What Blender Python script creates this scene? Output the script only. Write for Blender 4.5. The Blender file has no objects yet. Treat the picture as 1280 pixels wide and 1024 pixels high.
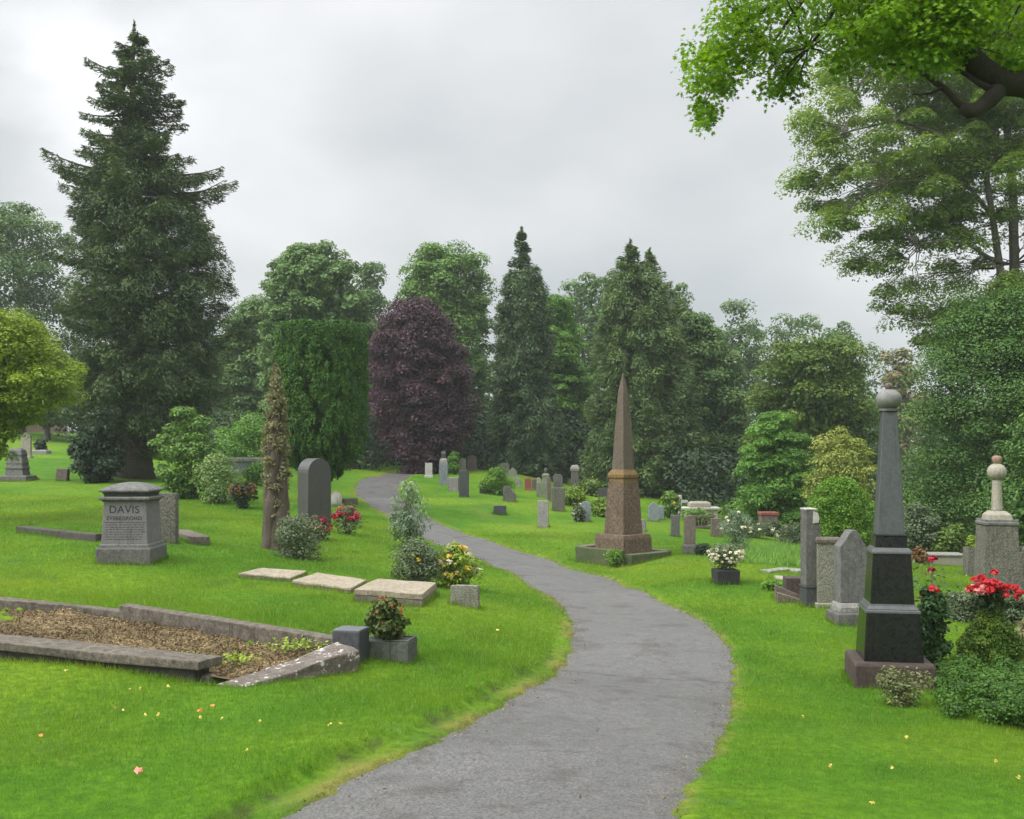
import bpy, bmesh, math, random
import numpy as np
from mathutils import Vector

PI = math.pi
F, HZ, CAMZ = 1350.0, 560.0, 2.4          # focal length and horizon in photo pixels, eye height
HAZE, ZEN, GLOW, EXPO = .00045, 3.1, 5.8, 0.10
rng = np.random.default_rng(11)
random.seed(5)
sc = bpy.context.scene
COL = sc.collection

# ------------------------------------------------------------------ terrain
CTRL = [(600,1024,7),(790,850,13.5),(755,745,21),(642,700,27),(563,668,33),(470,622,46),(490,592,57),
 (340,1024,6.9),(0,1024,6.8),(0,900,9.2),(265,850,11),(0,820,11.8),(0,755,15),(400,800,13.3),(510,822,13),
 (545,757,16.5),(165,705,18.7),(30,665,24),(240,680,21.5),(345,690,22),(392,652,29),(432,660,28),(304,632,33),
 (160,595,42),(80,600,40),(22,602,40),(235,620,36),(50,560,60),(60,546,72),(400,620,38),(300,590,50),
 (450,586,62),(420,600,50),(620,740,20),(510,687,25.5),(700,780,17),
 (860,1024,7),(1280,1024,7.1),(918,850,13.3),(1110,862,12.7),(1280,912,11.2),(830,745,21),(707,707,26.5),
 (780,696,27.5),(620,672,32),(680,660,35),(625,645,39),(580,622,44),(554,607,50),(525,594,57),(590,588,58),
 (630,592,57),(700,640,42),(718,612,56),(815,650,42),(862,690,28),(907,730,22),(895,668,37),(1013,758,19.3),
 (1060,780,17.3),(1240,745,21.5),(1175,712,28),(965,668,44),(960,690,34),(1190,762,20),(760,612,60),(870,622,58),
 (1050,692,33)]
WPT = [(-120,100,6.5),(-60,110,4.6),(0,110,1.0),(60,110,-1.2),(120,100,-2),(-12,4,.5),(9,3,-.1),(-22,14,.9),
 (15,10,-.75),(0,-8,.35),(0,1,.15),(-32,30,1.9),(25,28,-1.3),(-50,60,3.6),(40,55,-1.6),(-300,300,8),(0,320,2),
 (300,300,-2),(-200,0,6),(200,0,-3),(0,-150,1)]
cp = [((px-640)/F*d, d, CAMZ-(py-HZ)/F*d) for px,py,d in CTRL] + list(WPT)
cp = np.array(cp, float)
def _U(r2): return np.where(r2 > 1e-12, r2*np.log(np.maximum(r2,1e-12))*.5, 0)
_S = 10.0
_X = cp[:, :2]/_S
_n = len(cp)
_K = _U(((_X[:,None]-_X[None])**2).sum(-1)) + np.eye(_n)*.02
_Pm = np.c_[np.ones(_n), _X]
_A = np.zeros((_n+3,_n+3)); _A[:_n,:_n]=_K; _A[:_n,_n:]=_Pm; _A[_n:,:_n]=_Pm.T
_w = np.linalg.solve(_A, np.r_[cp[:,2],0,0,0])
_wv = [(rng.uniform(0,2*PI), rng.uniform(.5,3.2), rng.uniform(0,6.3)) for _ in range(16)]
def hb(x, y):
    x = np.atleast_1d(np.asarray(x,float)); y = np.atleast_1d(np.asarray(y,float))
    out = np.empty(x.shape); fx, fy, fo = x.ravel(), y.ravel(), out.ravel()
    for i in range(0, len(fx), 20000):
        q = np.c_[fx[i:i+20000], fy[i:i+20000]]/_S
        r2 = ((q[:,None]-_X[None])**2).sum(-1)
        fo[i:i+20000] = _U(r2)@_w[:_n] + _w[_n] + q@_w[_n+1:]
    out = fo.reshape(x.shape)
    for a,k,p in _wv: out = out + .016/k*np.sin((x*math.cos(a)+y*math.sin(a))*k+p)
    return out
def h(x, y): return float(hb(x,y)[0])
_D = np.concatenate([np.arange(4,40,.04), np.arange(40,130,.15)])
def at(px, py):
    """the place on the ground seen at a pixel of the photograph"""
    x = (px-640)/F*_D; z = CAMZ-(py-HZ)/F*_D
    g = hb(x,_D); k = np.nonzero(z <= g)[0]
    i = k[0] if len(k) else len(_D)-1
    return Vector((x[i], _D[i], g[i]))
def gp(px, d): 
    x = (px-640)/F*d
    return Vector((x, d, h(x,d)))
def zat(py, d): return CAMZ-(py-HZ)/F*d
def xat(px, d): return (px-640)/F*d

# ------------------------------------------------------------------ path outline
LE = [(342,1020),(430,975),(485,947),(560,920),(616,886),(666,861),(697,839),(714,811),(718,785),(707,761),(685,742),
      (647,719),(611,704),(587,694),(536,676),(505,658),(487,643),(460,632),(444,618),(445,605),(462,596),(487,591.5),(514,590)]
RE = [(847,1023),(854,992),(891,945),(913,895),(919,851),(920,823),(910,808),(891,786),(860,764),(816,745),(757,720),(707,707),
      (676,695),(629,683),(582,666),(540,649),(514,634),(498,619),(497,606),(508,598),(526,592)]
def world(poly, first):
    pts = [first] + [tuple(at(*p)[:2]) for p in poly]
    pts = np.array(pts)
    for _ in range(2):                                   # corner cutting for a smooth edge
        q = [pts[0]]
        for a,b in zip(pts[:-1],pts[1:]): q += [a*.75+b*.25, a*.25+b*.75]
        pts = np.array(q+[pts[-1]])
    s = np.r_[0,np.cumsum(np.linalg.norm(np.diff(pts,axis=0),axis=1))]
    u = np.linspace(0,1,420)**1.35*s[-1]
    p = np.c_[np.interp(u,s,pts[:,0]),np.interp(u,s,pts[:,1])]
    return p
LW, RW = world(LE,(-2.6,1.0)), world(RE,(.6,1.0))
_jag = np.cumsum(rng.normal(0,.01,(420,2)),axis=0); _jag -= np.linspace(0,1,420)[:,None]*_jag[-1]
ton = np.linspace(0,1,420)
LW[:,0] += .015*np.sin(ton*150)+.02*np.sin(ton*61+1); RW[:,0] += .012*np.sin(ton*140+2)+.02*np.sin(ton*53)
PPOLY = np.r_[LW, RW[::-1]]
def seg_dist(x, y, line):
    """smallest distance of every (x, y) to a polyline"""
    best = np.full(x.shape, 1e9)
    L = line[::3]
    for a,b in zip(L[:-1],L[1:]):
        d = b-a; l2 = (d@d)+1e-12
        t = np.clip(((x-a[0])*d[0]+(y-a[1])*d[1])/l2,0,1)
        best = np.minimum(best,(x-a[0]-t*d[0])**2+(y-a[1]-t*d[1])**2)
    return np.sqrt(best)
def inside(x, y, poly):
    c = np.zeros(x.shape,bool); n=len(poly); j=n-1
    for i in range(n):
        xi,yi=poly[i]; xj,yj=poly[j]
        if yi!=yj:
            m=((yi>y)!=(yj>y))&(x<(xj-xi)*(y-yi)/(yj-yi)+xi); c^=m
        j=i
    return c
def pdist(x, y):
    """signed distance to the path: negative on it"""
    d = np.full(x.shape, 9.0)
    m = (x>-16)&(x<6)&(y<75)&(y>-1)
    xm,ym = x[m],y[m]
    dd = np.minimum(seg_dist(xm,ym,LW),seg_dist(xm,ym,RW))
    e = .02*np.sin(9*xm+5*ym)+.022*np.sin(23*xm-17*ym)+.016*np.sin(41*ym+13*xm)+.012*np.sin(70*xm+61*ym)
    d[m] = np.where(inside(xm,ym,PPOLY[::2]),-dd,dd)+e
    return d

# the kerbed grave: right front corner, direction along its front, direction into it
GA = Vector((-3.03,10.75)); GU = Vector((-.945,.327)); GV = Vector((.327,.945))
def guv(u, v): return GA+GU*u+GV*v
GRAVE = np.array([guv(*q) for q in ((.0,.05),(7,.05),(7,2.5),(3,2.45),(-.45,1.9),(-.8,1.5),(-.3,.1))])

# ------------------------------------------------------------------ mesh helpers
def prop(o, label=None, cat=None, group=None, kind=None):
    if label: o['label']=label
    if cat: o['category']=cat
    if group: o['group']=group
    if kind: o['kind']=kind
    return o
def thing(name, label, cat, loc, group=None, rot=0):
    o = bpy.data.objects.new(name,None); COL.objects.link(o)
    o.empty_display_size=.2
    o.location=loc; o.rotation_euler=(0,0,rot)
    return prop(o,label,cat,group)
def link(name, me, mat, parent=None, smooth=False):
    o = bpy.data.objects.new(name,me); COL.objects.link(o)
    if mat is not None and len(me.materials)==0: me.materials.append(mat)
    if parent: o.parent=parent
    if smooth: me.polygons.foreach_set('use_smooth',np.ones(len(me.polygons),bool))
    return o
def npmesh(name, V, k, attrs=None, faces=None):
    """mesh of equal k-sided faces; V is (n*k,3) in face order unless faces (n,k) is given"""
    me = bpy.data.meshes.new(name)
    V = np.asarray(V,np.float32)
    if faces is None: faces = np.arange(len(V)).reshape(-1,k)
    n = len(faces)
    me.vertices.add(len(V)); me.vertices.foreach_set('co',V.ravel())
    me.loops.add(n*k); me.loops.foreach_set('vertex_index',np.asarray(faces,np.int32).ravel())
    me.polygons.add(n); me.polygons.foreach_set('loop_start',np.arange(0,n*k,k,dtype=np.int32))
    for a,v in (attrs or {}).items():
        dom = 'FACE' if len(v)==n and len(v)!=len(V) else 'POINT'
        me.attributes.new(a,'FLOAT',dom).data.foreach_set('value',np.asarray(v,np.float32))
    me.update(calc_edges=True)
    return me
class MB:
    def __init__(s): s.v=[]; s.f=[]
    def add(s, v, f):
        b=len(s.v); s.v+= [tuple(p) for p in v]; s.f+=[[b+i for i in q] for q in f]; return s
    def box(s, cx, cy, z0, wx, wy, wz, rot=0):
        c,si=math.cos(rot),math.sin(rot); P=[]
        for z in (z0,z0+wz):
            for a,b in ((-1,-1),(1,-1),(1,1),(-1,1)):
                x,y=a*wx/2,b*wy/2; P.append((cx+x*c-y*si,cy+x*si+y*c,z))
        return s.add(P,[[3,2,1,0],[4,5,6,7],[0,1,5,4],[1,2,6,5],[2,3,7,6],[3,0,4,7]])
    def loft(s, secs, cx=0, cy=0):
        P=[]; Fc=[]
        for z,hx,hy in secs: P+=[(cx-hx,cy-hy,z),(cx+hx,cy-hy,z),(cx+hx,cy+hy,z),(cx-hx,cy+hy,z)]
        for i in range(len(secs)-1):
            for k in range(4): Fc.append([i*4+k,i*4+(k+1)%4,i*4+4+(k+1)%4,i*4+4+k])
        e=(len(secs)-1)*4
        return s.add(P,Fc+[[3,2,1,0],[e,e+1,e+2,e+3]])
    def extrude(s, out, t, cy=0):
        n=len(out); P=[(x,cy-t/2,z) for x,z in out]+[(x,cy+t/2,z) for x,z in out]
        return s.add(P,[list(range(n)),list(range(2*n-1,n-1,-1))]+[[(i+1)%n,i,n+i,n+(i+1)%n] for i in range(n)])
    def lathe(s, prof, n=28, cx=0, cy=0):
        P=[]; Fc=[]
        for r,z in prof:
            for k in range(n): P.append((cx+r*math.cos(2*PI*k/n),cy+r*math.sin(2*PI*k/n),z))
        for i in range(len(prof)-1):
            for k in range(n): Fc.append([i*n+k,i*n+(k+1)%n,i*n+n+(k+1)%n,i*n+n+k])
        e=(len(prof)-1)*n
        return s.add(P,Fc+[list(range(n-1,-1,-1)),list(range(e,e+n))])
    def tube(s, pts, rad, n=8):
        P=[]; Fc=[]; pts=[Vector(p) for p in pts]
        for i,p in enumerate(pts):
            t=(pts[min(i+1,len(pts)-1)]-pts[max(i-1,0)]).normalized()
            a=t.cross(Vector((.31,.95,.05))).normalized(); b=t.cross(a)
            for k in range(n):
                w=2*PI*k/n; P.append(p+(a*math.cos(w)+b*math.sin(w))*rad[i])
        for i in range(len(pts)-1):
            for k in range(n): Fc.append([i*n+k,i*n+(k+1)%n,i*n+n+(k+1)%n,i*n+n+k])
        e=(len(pts)-1)*n
        return s.add(P,Fc+[list(range(n-1,-1,-1)),list(range(e,e+n))])
    def build(s, name, mat, parent=None, bevel=0, smooth=False, rough=0, cuts=3):
        me=bpy.data.meshes.new(name); me.from_pydata(s.v,[],s.f)
        bm=bmesh.new(); bm.from_mesh(me)
        bmesh.ops.recalc_face_normals(bm,faces=bm.faces)
        if bevel: bmesh.ops.bevel(bm,geom=[e for e in bm.edges if len(e.link_faces)==2 and e.calc_face_angle(0)>.5],offset=bevel,segments=2,profile=.6,affect='EDGES',clamp_overlap=True)
        if rough:
            bmesh.ops.triangulate(bm,faces=[f for f in bm.faces if len(f.verts)>4])
            bmesh.ops.subdivide_edges(bm,edges=[e for e in bm.edges if e.calc_length()>.06],cuts=cuts,use_grid_fill=True)
            from mathutils import noise as nz
            sd=Vector((random.random()*50,random.random()*50,0))
            for v in bm.verts:
                v.co+=nz.noise_vector(v.co*7+sd)*rough+nz.noise_vector(v.co*2.2+sd)*rough*.8
        bm.to_mesh(me); bm.free()
        return link(name,me,mat,parent,smooth)

# ------------------------------------------------------------------ materials
def newmat(name):
    m=bpy.data.materials.new(name); m.use_nodes=True; nt=m.node_tree; nt.nodes.clear(); return m,nt
def N(nt, t, **kw):
    n=nt.nodes.new(t)
    for k,v in kw.items():
        if k in n.inputs: n.inputs[k].default_value=v
        else: setattr(n,k,v)
    return n
def mixc(nt, fac, a, b, mode='MIX'):
    n=nt.nodes.new('ShaderNodeMix'); n.data_type='RGBA'; n.blend_type=mode
    for s,v in ((0,fac),(6,a),(7,b)):
        if hasattr(v,'links') or hasattr(v,'is_linked'): nt.links.new(v,n.inputs[s])
        else: n.inputs[s].default_value = v if s==0 else (*v,1)
    return n.outputs[2]
def noise(nt, vec, scale, detail=4, rough=.6):
    n=N(nt,'ShaderNodeTexNoise',Scale=scale,Detail=detail,Roughness=rough); nt.links.new(vec,n.inputs['Vector']); return n.outputs['Fac']
def ramp(nt, v, a, b):
    n=N(nt,'ShaderNodeMapRange'); n.inputs[1].default_value=a; n.inputs[2].default_value=b; nt.links.new(v,n.inputs[0]); return n.outputs[0]
def finish(nt, col, rough, bumpv=None, bstr=.4, bdist=.01, spec=.4):
    p=N(nt,'ShaderNodeBsdfPrincipled'); o=N(nt,'ShaderNodeOutputMaterial')
    nt.links.new(col,p.inputs['Base Color'])
    if hasattr(rough,'is_linked'): nt.links.new(rough,p.inputs['Roughness'])
    else: p.inputs['Roughness'].default_value=rough
    p.inputs['Specular IOR Level'].default_value=spec
    if bumpv is not None:
        b=N(nt,'ShaderNodeBump',Strength=bstr,Distance=bdist); nt.links.new(bumpv,b.inputs['Height']); nt.links.new(b.outputs[0],p.inputs['Normal'])
    nt.links.new(p.outputs[0],o.inputs[0]); return p
def stone(name, c1, c2, scale=3, rough=.85, lichen=None, lam=.62, speck=.35, spec=.35, bstr=.5):
    m,nt=newmat(name); tc=N(nt,'ShaderNodeTexCoord').outputs['Object']
    big=noise(nt,tc,scale,6,.7); fine=noise(nt,tc,scale*28,3,.6)
    col=mixc(nt,ramp(nt,big,.3,.7),c1,c2)
    sp=mixc(nt,ramp(nt,fine,.35,.7),tuple(x*(1-speck) for x in c1),tuple(min(1,x*(1+speck)) for x in c2))
    col=mixc(nt,.5,col,sp)
    mid=noise(nt,tc,scale*4.5,6,.8)
    col=mixc(nt,1,col,mixc(nt,ramp(nt,mid,.36,.64),tuple([1-speck*1.15]*3),(1+speck*.75,1+speck*.72,1+speck*.66)),'MULTIPLY')
    # rain streaks and grime run down the stone
    mp=N(nt,'ShaderNodeMapping'); mp.inputs['Scale'].default_value=(9,9,1.1); nt.links.new(tc,mp.inputs[0])
    st=noise(nt,mp.outputs[0],1.6,4,.6)
    col=mixc(nt,ramp(nt,st,.56,.8),col,tuple(x*.55 for x in c1))
    if lichen:
        l=noise(nt,tc,scale*4.2,5,.75)
        col=mixc(nt,ramp(nt,l,lam,lam+.07),col,lichen)
    finish(nt,col,rough,fine,bstr,.006,spec); return m
M={}
M['granite']=stone('granite',(.07,.068,.063),(.14,.136,.127),3)
M['grey_pale']=stone('pale_grey_stone',(.15,.145,.13),(.27,.26,.235),3,lichen=(.11,.12,.075),lam=.6)
M['grey_mid']=stone('mid_grey_stone',(.058,.056,.05),(.125,.12,.105),3,lichen=(.2,.195,.15),lam=.64)
M['davis_front']=stone('carved_granite',(.105,.095,.095),(.16,.148,.147),5,speck=.15)
M['ball']=stone('smooth_grey_stone',(.12,.118,.108),(.18,.175,.16),.5,.6,speck=.1,bstr=.05)
M['dark']=stone('dark_granite',(.035,.035,.038),(.065,.065,.068),4,.5)
M['black']=stone('polished_black_granite',(.007,.0075,.007),(.013,.014,.0125),6,.2,speck=.6,spec=.28,bstr=.04)
M['black_lit']=stone('lit_black_granite',(.062,.066,.066),(.08,.085,.085),6,.32,speck=.25,spec=.5,bstr=.05)  # black granite with the light on needle and mouldings put into its colour
M['arch_dark']=stone('honed_dark_granite',(.04,.038,.036),(.06,.057,.053),2,.42,speck=.15,spec=.5,bstr=.1)
M['sandstone']=stone('red_brown_sandstone',(.055,.038,.025),(.15,.104,.066),4,.92,lichen=(.05,.045,.025),lam=.56,speck=.6)
M['sand_needle']=stone('brown_sandstone',(.068,.053,.038),(.12,.095,.067),5,.92,lichen=(.05,.045,.03),lam=.6,speck=.4)
M['collar']=stone('ochre_sandstone',(.10,.06,.02),(.2,.125,.045),5,.92,lichen=(.03,.035,.015),lam=.56)
M['mossy']=stone('mossy_stone',(.05,.043,.03),(.1,.086,.06),4,.95,lichen=(.035,.075,.01),lam=.47)
M['kerb']=stone('weathered_kerb',(.055,.046,.035),(.135,.115,.088),3,.95,lichen=(.2,.18,.15),lam=.66,speck=.5)
M['kerb_dark']=stone('dark_wall_stone',(.035,.03,.024),(.07,.062,.05),4,.95,lichen=(.04,.06,.02),lam=.6)  # darker stone for the front wall and sunken kerbs
M['kerb_light']=stone('bleached_kerb',(.075,.06,.047),(.15,.125,.105),2.2,.9,lichen=(.5,.45,.42),lam=.56)
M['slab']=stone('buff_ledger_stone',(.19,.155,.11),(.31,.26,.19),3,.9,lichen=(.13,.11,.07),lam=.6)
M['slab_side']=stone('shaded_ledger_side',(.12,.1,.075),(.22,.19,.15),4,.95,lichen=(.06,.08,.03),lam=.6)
M['planter']=stone('green_grey_planter',(.05,.056,.045),(.10,.107,.085),4,.9,lichen=(.04,.06,.02),lam=.6)
M['vase_top']=stone('blue_grey_slate',(.07,.072,.078),(.125,.128,.135),5,.6)
M['lichen']=stone('lichened_stone',(.13,.125,.095),(.26,.25,.2),9,.95,lichen=(.08,.077,.05),lam=.5,speck=.5)
M['brown_plinth']=stone('red_brown_plinth',(.03,.021,.016),(.072,.05,.04),3,.85,lichen=(.04,.045,.02),lam=.62)
M['brown']=stone('brown_headstone',(.085,.066,.053),(.15,.12,.096),4,.92,lichen=(.17,.15,.12),lam=.66)
M['redstone']=stone('red_stone',(.17,.045,.035),(.27,.08,.06),4,.9)
M['white']=stone('white_marble',(.3,.285,.25),(.44,.42,.375),4,.7,lichen=(.2,.19,.15),lam=.6,speck=.2)
M['cream']=stone('cream_stone',(.2,.18,.135),(.31,.285,.225),5,.85,lichen=(.12,.11,.07),lam=.64,speck=.25)
M['pinkish']=stone('pink_sandstone',(.17,.105,.07),(.26,.17,.12),6,.9)
M['rubble']=stone('rough_grey_granite',(.055,.052,.04),(.17,.16,.13),7,.95,lichen=(.05,.05,.035),lam=.52,speck=.7)
M['green_stone']=stone('algae_green_stone',(.12,.14,.09),(.2,.22,.15),4,.92,lichen=(.27,.27,.2),lam=.64)
M['blue_stone']=stone('blue_grey_stone',(.13,.15,.155),(.2,.225,.23),4,.85)
M['bronze']=stone('dark_lettering',(.018,.017,.017),(.03,.029,.028),5,.9)
M['bark']=stone('bark',(.045,.035,.025),(.1,.08,.06),5,.95,lichen=(.07,.08,.04),lam=.62,bstr=1)
M['bark_dark']=stone('wet_dark_bark',(.014,.011,.008),(.035,.028,.02),6,.9,bstr=1)
M['bark_grey']=stone('grey_bark',(.07,.062,.052),(.14,.125,.105),4,.95,lichen=(.07,.08,.045),lam=.6,bstr=1)
M['bark_ivy']=stone('gnarled_bark',(.035,.027,.019),(.11,.088,.062),6,.95,lichen=(.09,.095,.045),lam=.6,bstr=1)

def leafmat(name, ca, cb, trans=.3, rough=.55, spec=.25, cc=None):
    """ca..cb by the leaf's own random shade; cc a rarer third colour"""
    m,nt=newmat(name)
    a=N(nt,'ShaderNodeAttribute',attribute_name='rnd').outputs['Fac']
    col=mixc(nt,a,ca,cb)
    if cc: col=mixc(nt,ramp(nt,a,.86,.93),col,cc)
    p=N(nt,'ShaderNodeBsdfPrincipled',Roughness=rough); p.inputs['Specular IOR Level'].default_value=spec
    nt.links.new(col,p.inputs['Base Color'])
    t=N(nt,'ShaderNodeBsdfTranslucent')
    tc=mixc(nt,1,col,(1.35,1.25,.55),'MULTIPLY'); nt.links.new(tc,t.inputs[0])
    mx=N(nt,'ShaderNodeMixShader'); mx.inputs[0].default_value=trans
    nt.links.new(p.outputs[0],mx.inputs[1]); nt.links.new(t.outputs[0],mx.inputs[2])
    o=N(nt,'ShaderNodeOutputMaterial'); nt.links.new(mx.outputs[0],o.inputs[0])
    return m
L={}
L['conifer']=leafmat('dark_conifer_needles',(.028,.056,.018),(.10,.148,.045),.15,cc=(.13,.165,.055))
L['spruce']=leafmat('blue_green_needles',(.038,.076,.032),(.105,.165,.068),.2)
L['fir']=leafmat('mid_green_needles',(.042,.082,.024),(.125,.195,.052),.2,cc=(.17,.24,.06))
L['yew']=leafmat('clipped_yew_leaves',(.012,.045,.002),(.056,.15,.006),.1,cc=(.12,.26,.012))
L['beech']=leafmat('copper_beech_leaves',(.034,.017,.026),(.105,.05,.07),.18,cc=(.15,.075,.095))
L['green']=leafmat('green_broad_leaves',(.052,.12,.018),(.145,.255,.042),.25)
L['bluegreen']=leafmat('cool_green_leaves',(.05,.108,.028),(.135,.22,.055),.24)
L['dome']=leafmat('dome_tree_leaves',(.07,.135,.038),(.165,.265,.08),.22)
L['pale']=leafmat('pale_far_leaves',(.05,.10,.03),(.12,.20,.055),.25)
L['olive']=leafmat('olive_leaves',(.048,.095,.013),(.135,.205,.03),.22)
L['bright']=leafmat('bright_green_leaves',(0.06, 0.15, 0.018),(0.15, 0.3, 0.04),0.32)
L['lime']=leafmat('lime_leaves',(.09,.16,.015),(.2,.3,.03),.35)
L['maple']=leafmat('maple_leaves',(.05,.13,.005),(.17,.31,.012),.5)
L['ash']=leafmat('ash_leaves',(.09,.155,.03),(.21,.32,.06),.48)
L['gold']=leafmat('yellow_green_leaves',(0.11, 0.19, 0.012),(0.29, 0.38, 0.04),0.32,cc=(.38,.38,.05))
L['yshrub']=leafmat('yellow_shrub_leaves',(.14,.19,.035),(.31,.35,.08),.3,cc=(.42,.32,.11))
L['dense']=leafmat('dense_green_leaves',(.026,.068,.012),(.095,.185,.034),.2)
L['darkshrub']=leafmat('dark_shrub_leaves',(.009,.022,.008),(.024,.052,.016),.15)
L['hedge']=leafmat('box_hedge_leaves',(.055,.13,.008),(.15,.29,.022),.25)
L['rose']=leafmat('rose_leaves',(.018,.052,.012),(.06,.13,.03),.2)
L['lowhedge']=leafmat('dark_box_leaves',(.018,.055,.005),(.072,.165,.014),.2)
L['silver']=leafmat('silvery_leaves',(.075,.125,.062),(.20,.27,.165),.25,cc=(.36,.4,.3))
L['greyshrub']=leafmat('grey_green_leaves',(.05,.08,.035),(.14,.18,.09),.25,cc=(.24,.26,.18))
L['russet']=leafmat('russet_leaves',(.11,.055,.018),(.22,.115,.035),.2,cc=(.08,.11,.03))
L['paleg']=leafmat('pale_green_leaves',(.10,.17,.04),(.22,.31,.11),.25)
L['red']=leafmat('red_flowers',(.35,.012,.02),(.62,.03,.035),.3,cc=(.7,.22,.2))
L['crimson']=leafmat('crimson_flowers',(.25,.012,.03),(.5,.03,.06),.3)
L['pink']=leafmat('pink_flowers',(.6,.12,.13),(.75,.3,.27),.3)
L['yellow']=leafmat('yellow_flowers',(.6,.4,.03),(.8,.62,.12),.3)
L['creamfl']=leafmat('cream_flowers',(.6,.55,.42),(.75,.72,.62),.3)
L['tan']=leafmat('tan_ivy_leaves',(.095,.095,.042),(.24,.22,.105),.25,cc=(.27,.2,.09))
L['pot']=leafmat('bronze_green_leaves',(.025,.045,.008),(.085,.12,.02),.25,cc=(.26,.06,.02))
L['topiary']=leafmat('golden_green_topiary',(0.0286,0.0715,0.0078),(0.117,0.195,0.0156),.25,cc=(.17,.18,.015))
L['variegated']=leafmat('variegated_leaves',(.06,.08,.022),(.19,.205,.085),.25)
L['meadow']=leafmat('rough_grass_blades',(.09,.2,.03),(.2,.36,.07),.35)
L['fallen']=leafmat('fallen_leaf_yellow',(.42,.30,.05),(.5,.4,.1),.15)
L['fallen_o']=leafmat('fallen_leaf_orange',(.5,.16,.04),(.55,.2,.06),.2)
L['fallen_p']=leafmat('fallen_petal_pink',(.7,.18,.14),(.75,.25,.2),.2)
L['chip']=leafmat('bark_chips',(.06,.04,.018),(.30,.22,.11),.05,.9)

# grass colour, shared by the ground and the blades standing on it
def grass_col(nt, k=1.0, blades=False):
    pos=N(nt,'ShaderNodeNewGeometry').outputs['Position']
    big=noise(nt,pos,.22,3,.5); mid=noise(nt,pos,1.3,4,.6); fine=noise(nt,pos,9,4,.7)
    a=tuple(c*k for c in (.046,.128,.004)); b=tuple(c*k for c in (0.102,.218,.009)); y=tuple(c*k for c in (.20,.275,.012))
    col=mixc(nt,ramp(nt,mid,.30,.70),a,b)
    col=mixc(nt,ramp(nt,big,.42,.72),col,y)
    clover=noise(nt,pos,.75,5,.7)
    col=mixc(nt,ramp(nt,clover,.58,.72),col,tuple(c*k for c in (.062,.135,.028)))
    thin=noise(nt,pos,2.6,5,.75)
    col=mixc(nt,ramp(nt,thin,.62,.78),col,tuple(c*k for c in (.15,.17,.03)))
    if blades:
        r=N(nt,'ShaderNodeAttribute',attribute_name='rnd').outputs['Fac']
        col=mixc(nt,ramp(nt,r,.35,1),col,tuple(c*k for c in (.14,.25,.02)))
        col=mixc(nt,ramp(nt,r,.95,.96),col,tuple(c*k for c in (.26,.25,.08)))
    else:
        col=mixc(nt,ramp(nt,fine,.3,.75),tuple(c*k for c in (.032,.085,.004)),col)
    dry=N(nt,'ShaderNodeAttribute',attribute_name='dry').outputs['Fac']
    col=mixc(nt,dry,col,tuple(c*k for c in (.17,.15,.04)))
    return col,pos,fine,mid
m,nt=newmat('lawn_ground'); col,pos,fine,mid=grass_col(nt,.95)
soil_shade=N(nt,'ShaderNodeAttribute',attribute_name='soil_shade').outputs['Fac']
col=mixc(nt,soil_shade,col,(.05,.038,.022))
vf=noise(nt,pos,38,3,.7)
b2=N(nt,'ShaderNodeMath',operation='MULTIPLY_ADD'); b2.inputs[1].default_value=.35; nt.links.new(vf,b2.inputs[0]); nt.links.new(fine,b2.inputs[2])
finish(nt,col,.95,b2.outputs[0],.7,.05,.1); M['lawn']=m
m,nt=newmat('grass_blade'); col,pos,fine,mid=grass_col(nt,1.0,True)
p=N(nt,'ShaderNodeBsdfPrincipled',Roughness=.5); p.inputs['Specular IOR Level'].default_value=.3; nt.links.new(col,p.inputs['Base Color'])
t=N(nt,'ShaderNodeBsdfTranslucent'); nt.links.new(mixc(nt,1,col,(1.3,1.3,.6),'MULTIPLY'),t.inputs[0])
mx=N(nt,'ShaderNodeMixShader'); mx.inputs[0].default_value=.4; nt.links.new(p.outputs[0],mx.inputs[1]); nt.links.new(t.outputs[0],mx.inputs[2])
o=N(nt,'ShaderNodeOutputMaterial'); nt.links.new(mx.outputs[0],o.inputs[0]); M['blade']=m
# asphalt
m,nt=newmat('worn_asphalt'); pos=N(nt,'ShaderNodeNewGeometry').outputs['Position']
f1=noise(nt,pos,52,3,.75); f2=noise(nt,pos,22,3,.7); b1=noise(nt,pos,.55,4,.6); b3=noise(nt,pos,1.7,4,.65)
col=mixc(nt,ramp(nt,f1,.36,.66),(.018,.0176,.017),(.156,.152,.145))
col=mixc(nt,.2,col,mixc(nt,ramp(nt,f2,.3,.7),(.04,.039,.037),(.106,.102,.096)))
col=mixc(nt,1,col,mixc(nt,ramp(nt,b1,.3,.7),(.92,.90,.875),(1.08,1.055,1.02)),'MULTIPLY')
col=mixc(nt,ramp(nt,b3,.52,.68),col,mixc(nt,1,col,(.62,.585,.54),'MULTIPLY'))
b4=noise(nt,pos,5.5,5,.75)
col=mixc(nt,1,col,mixc(nt,ramp(nt,b4,.36,.66),(.91,.90,.89),(1.06,1.055,1.05)),'MULTIPLY')
sx=N(nt,'ShaderNodeSeparateXYZ'); nt.links.new(pos,sx.inputs[0])
wob=noise(nt,pos,2.2,5,.7)
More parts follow.
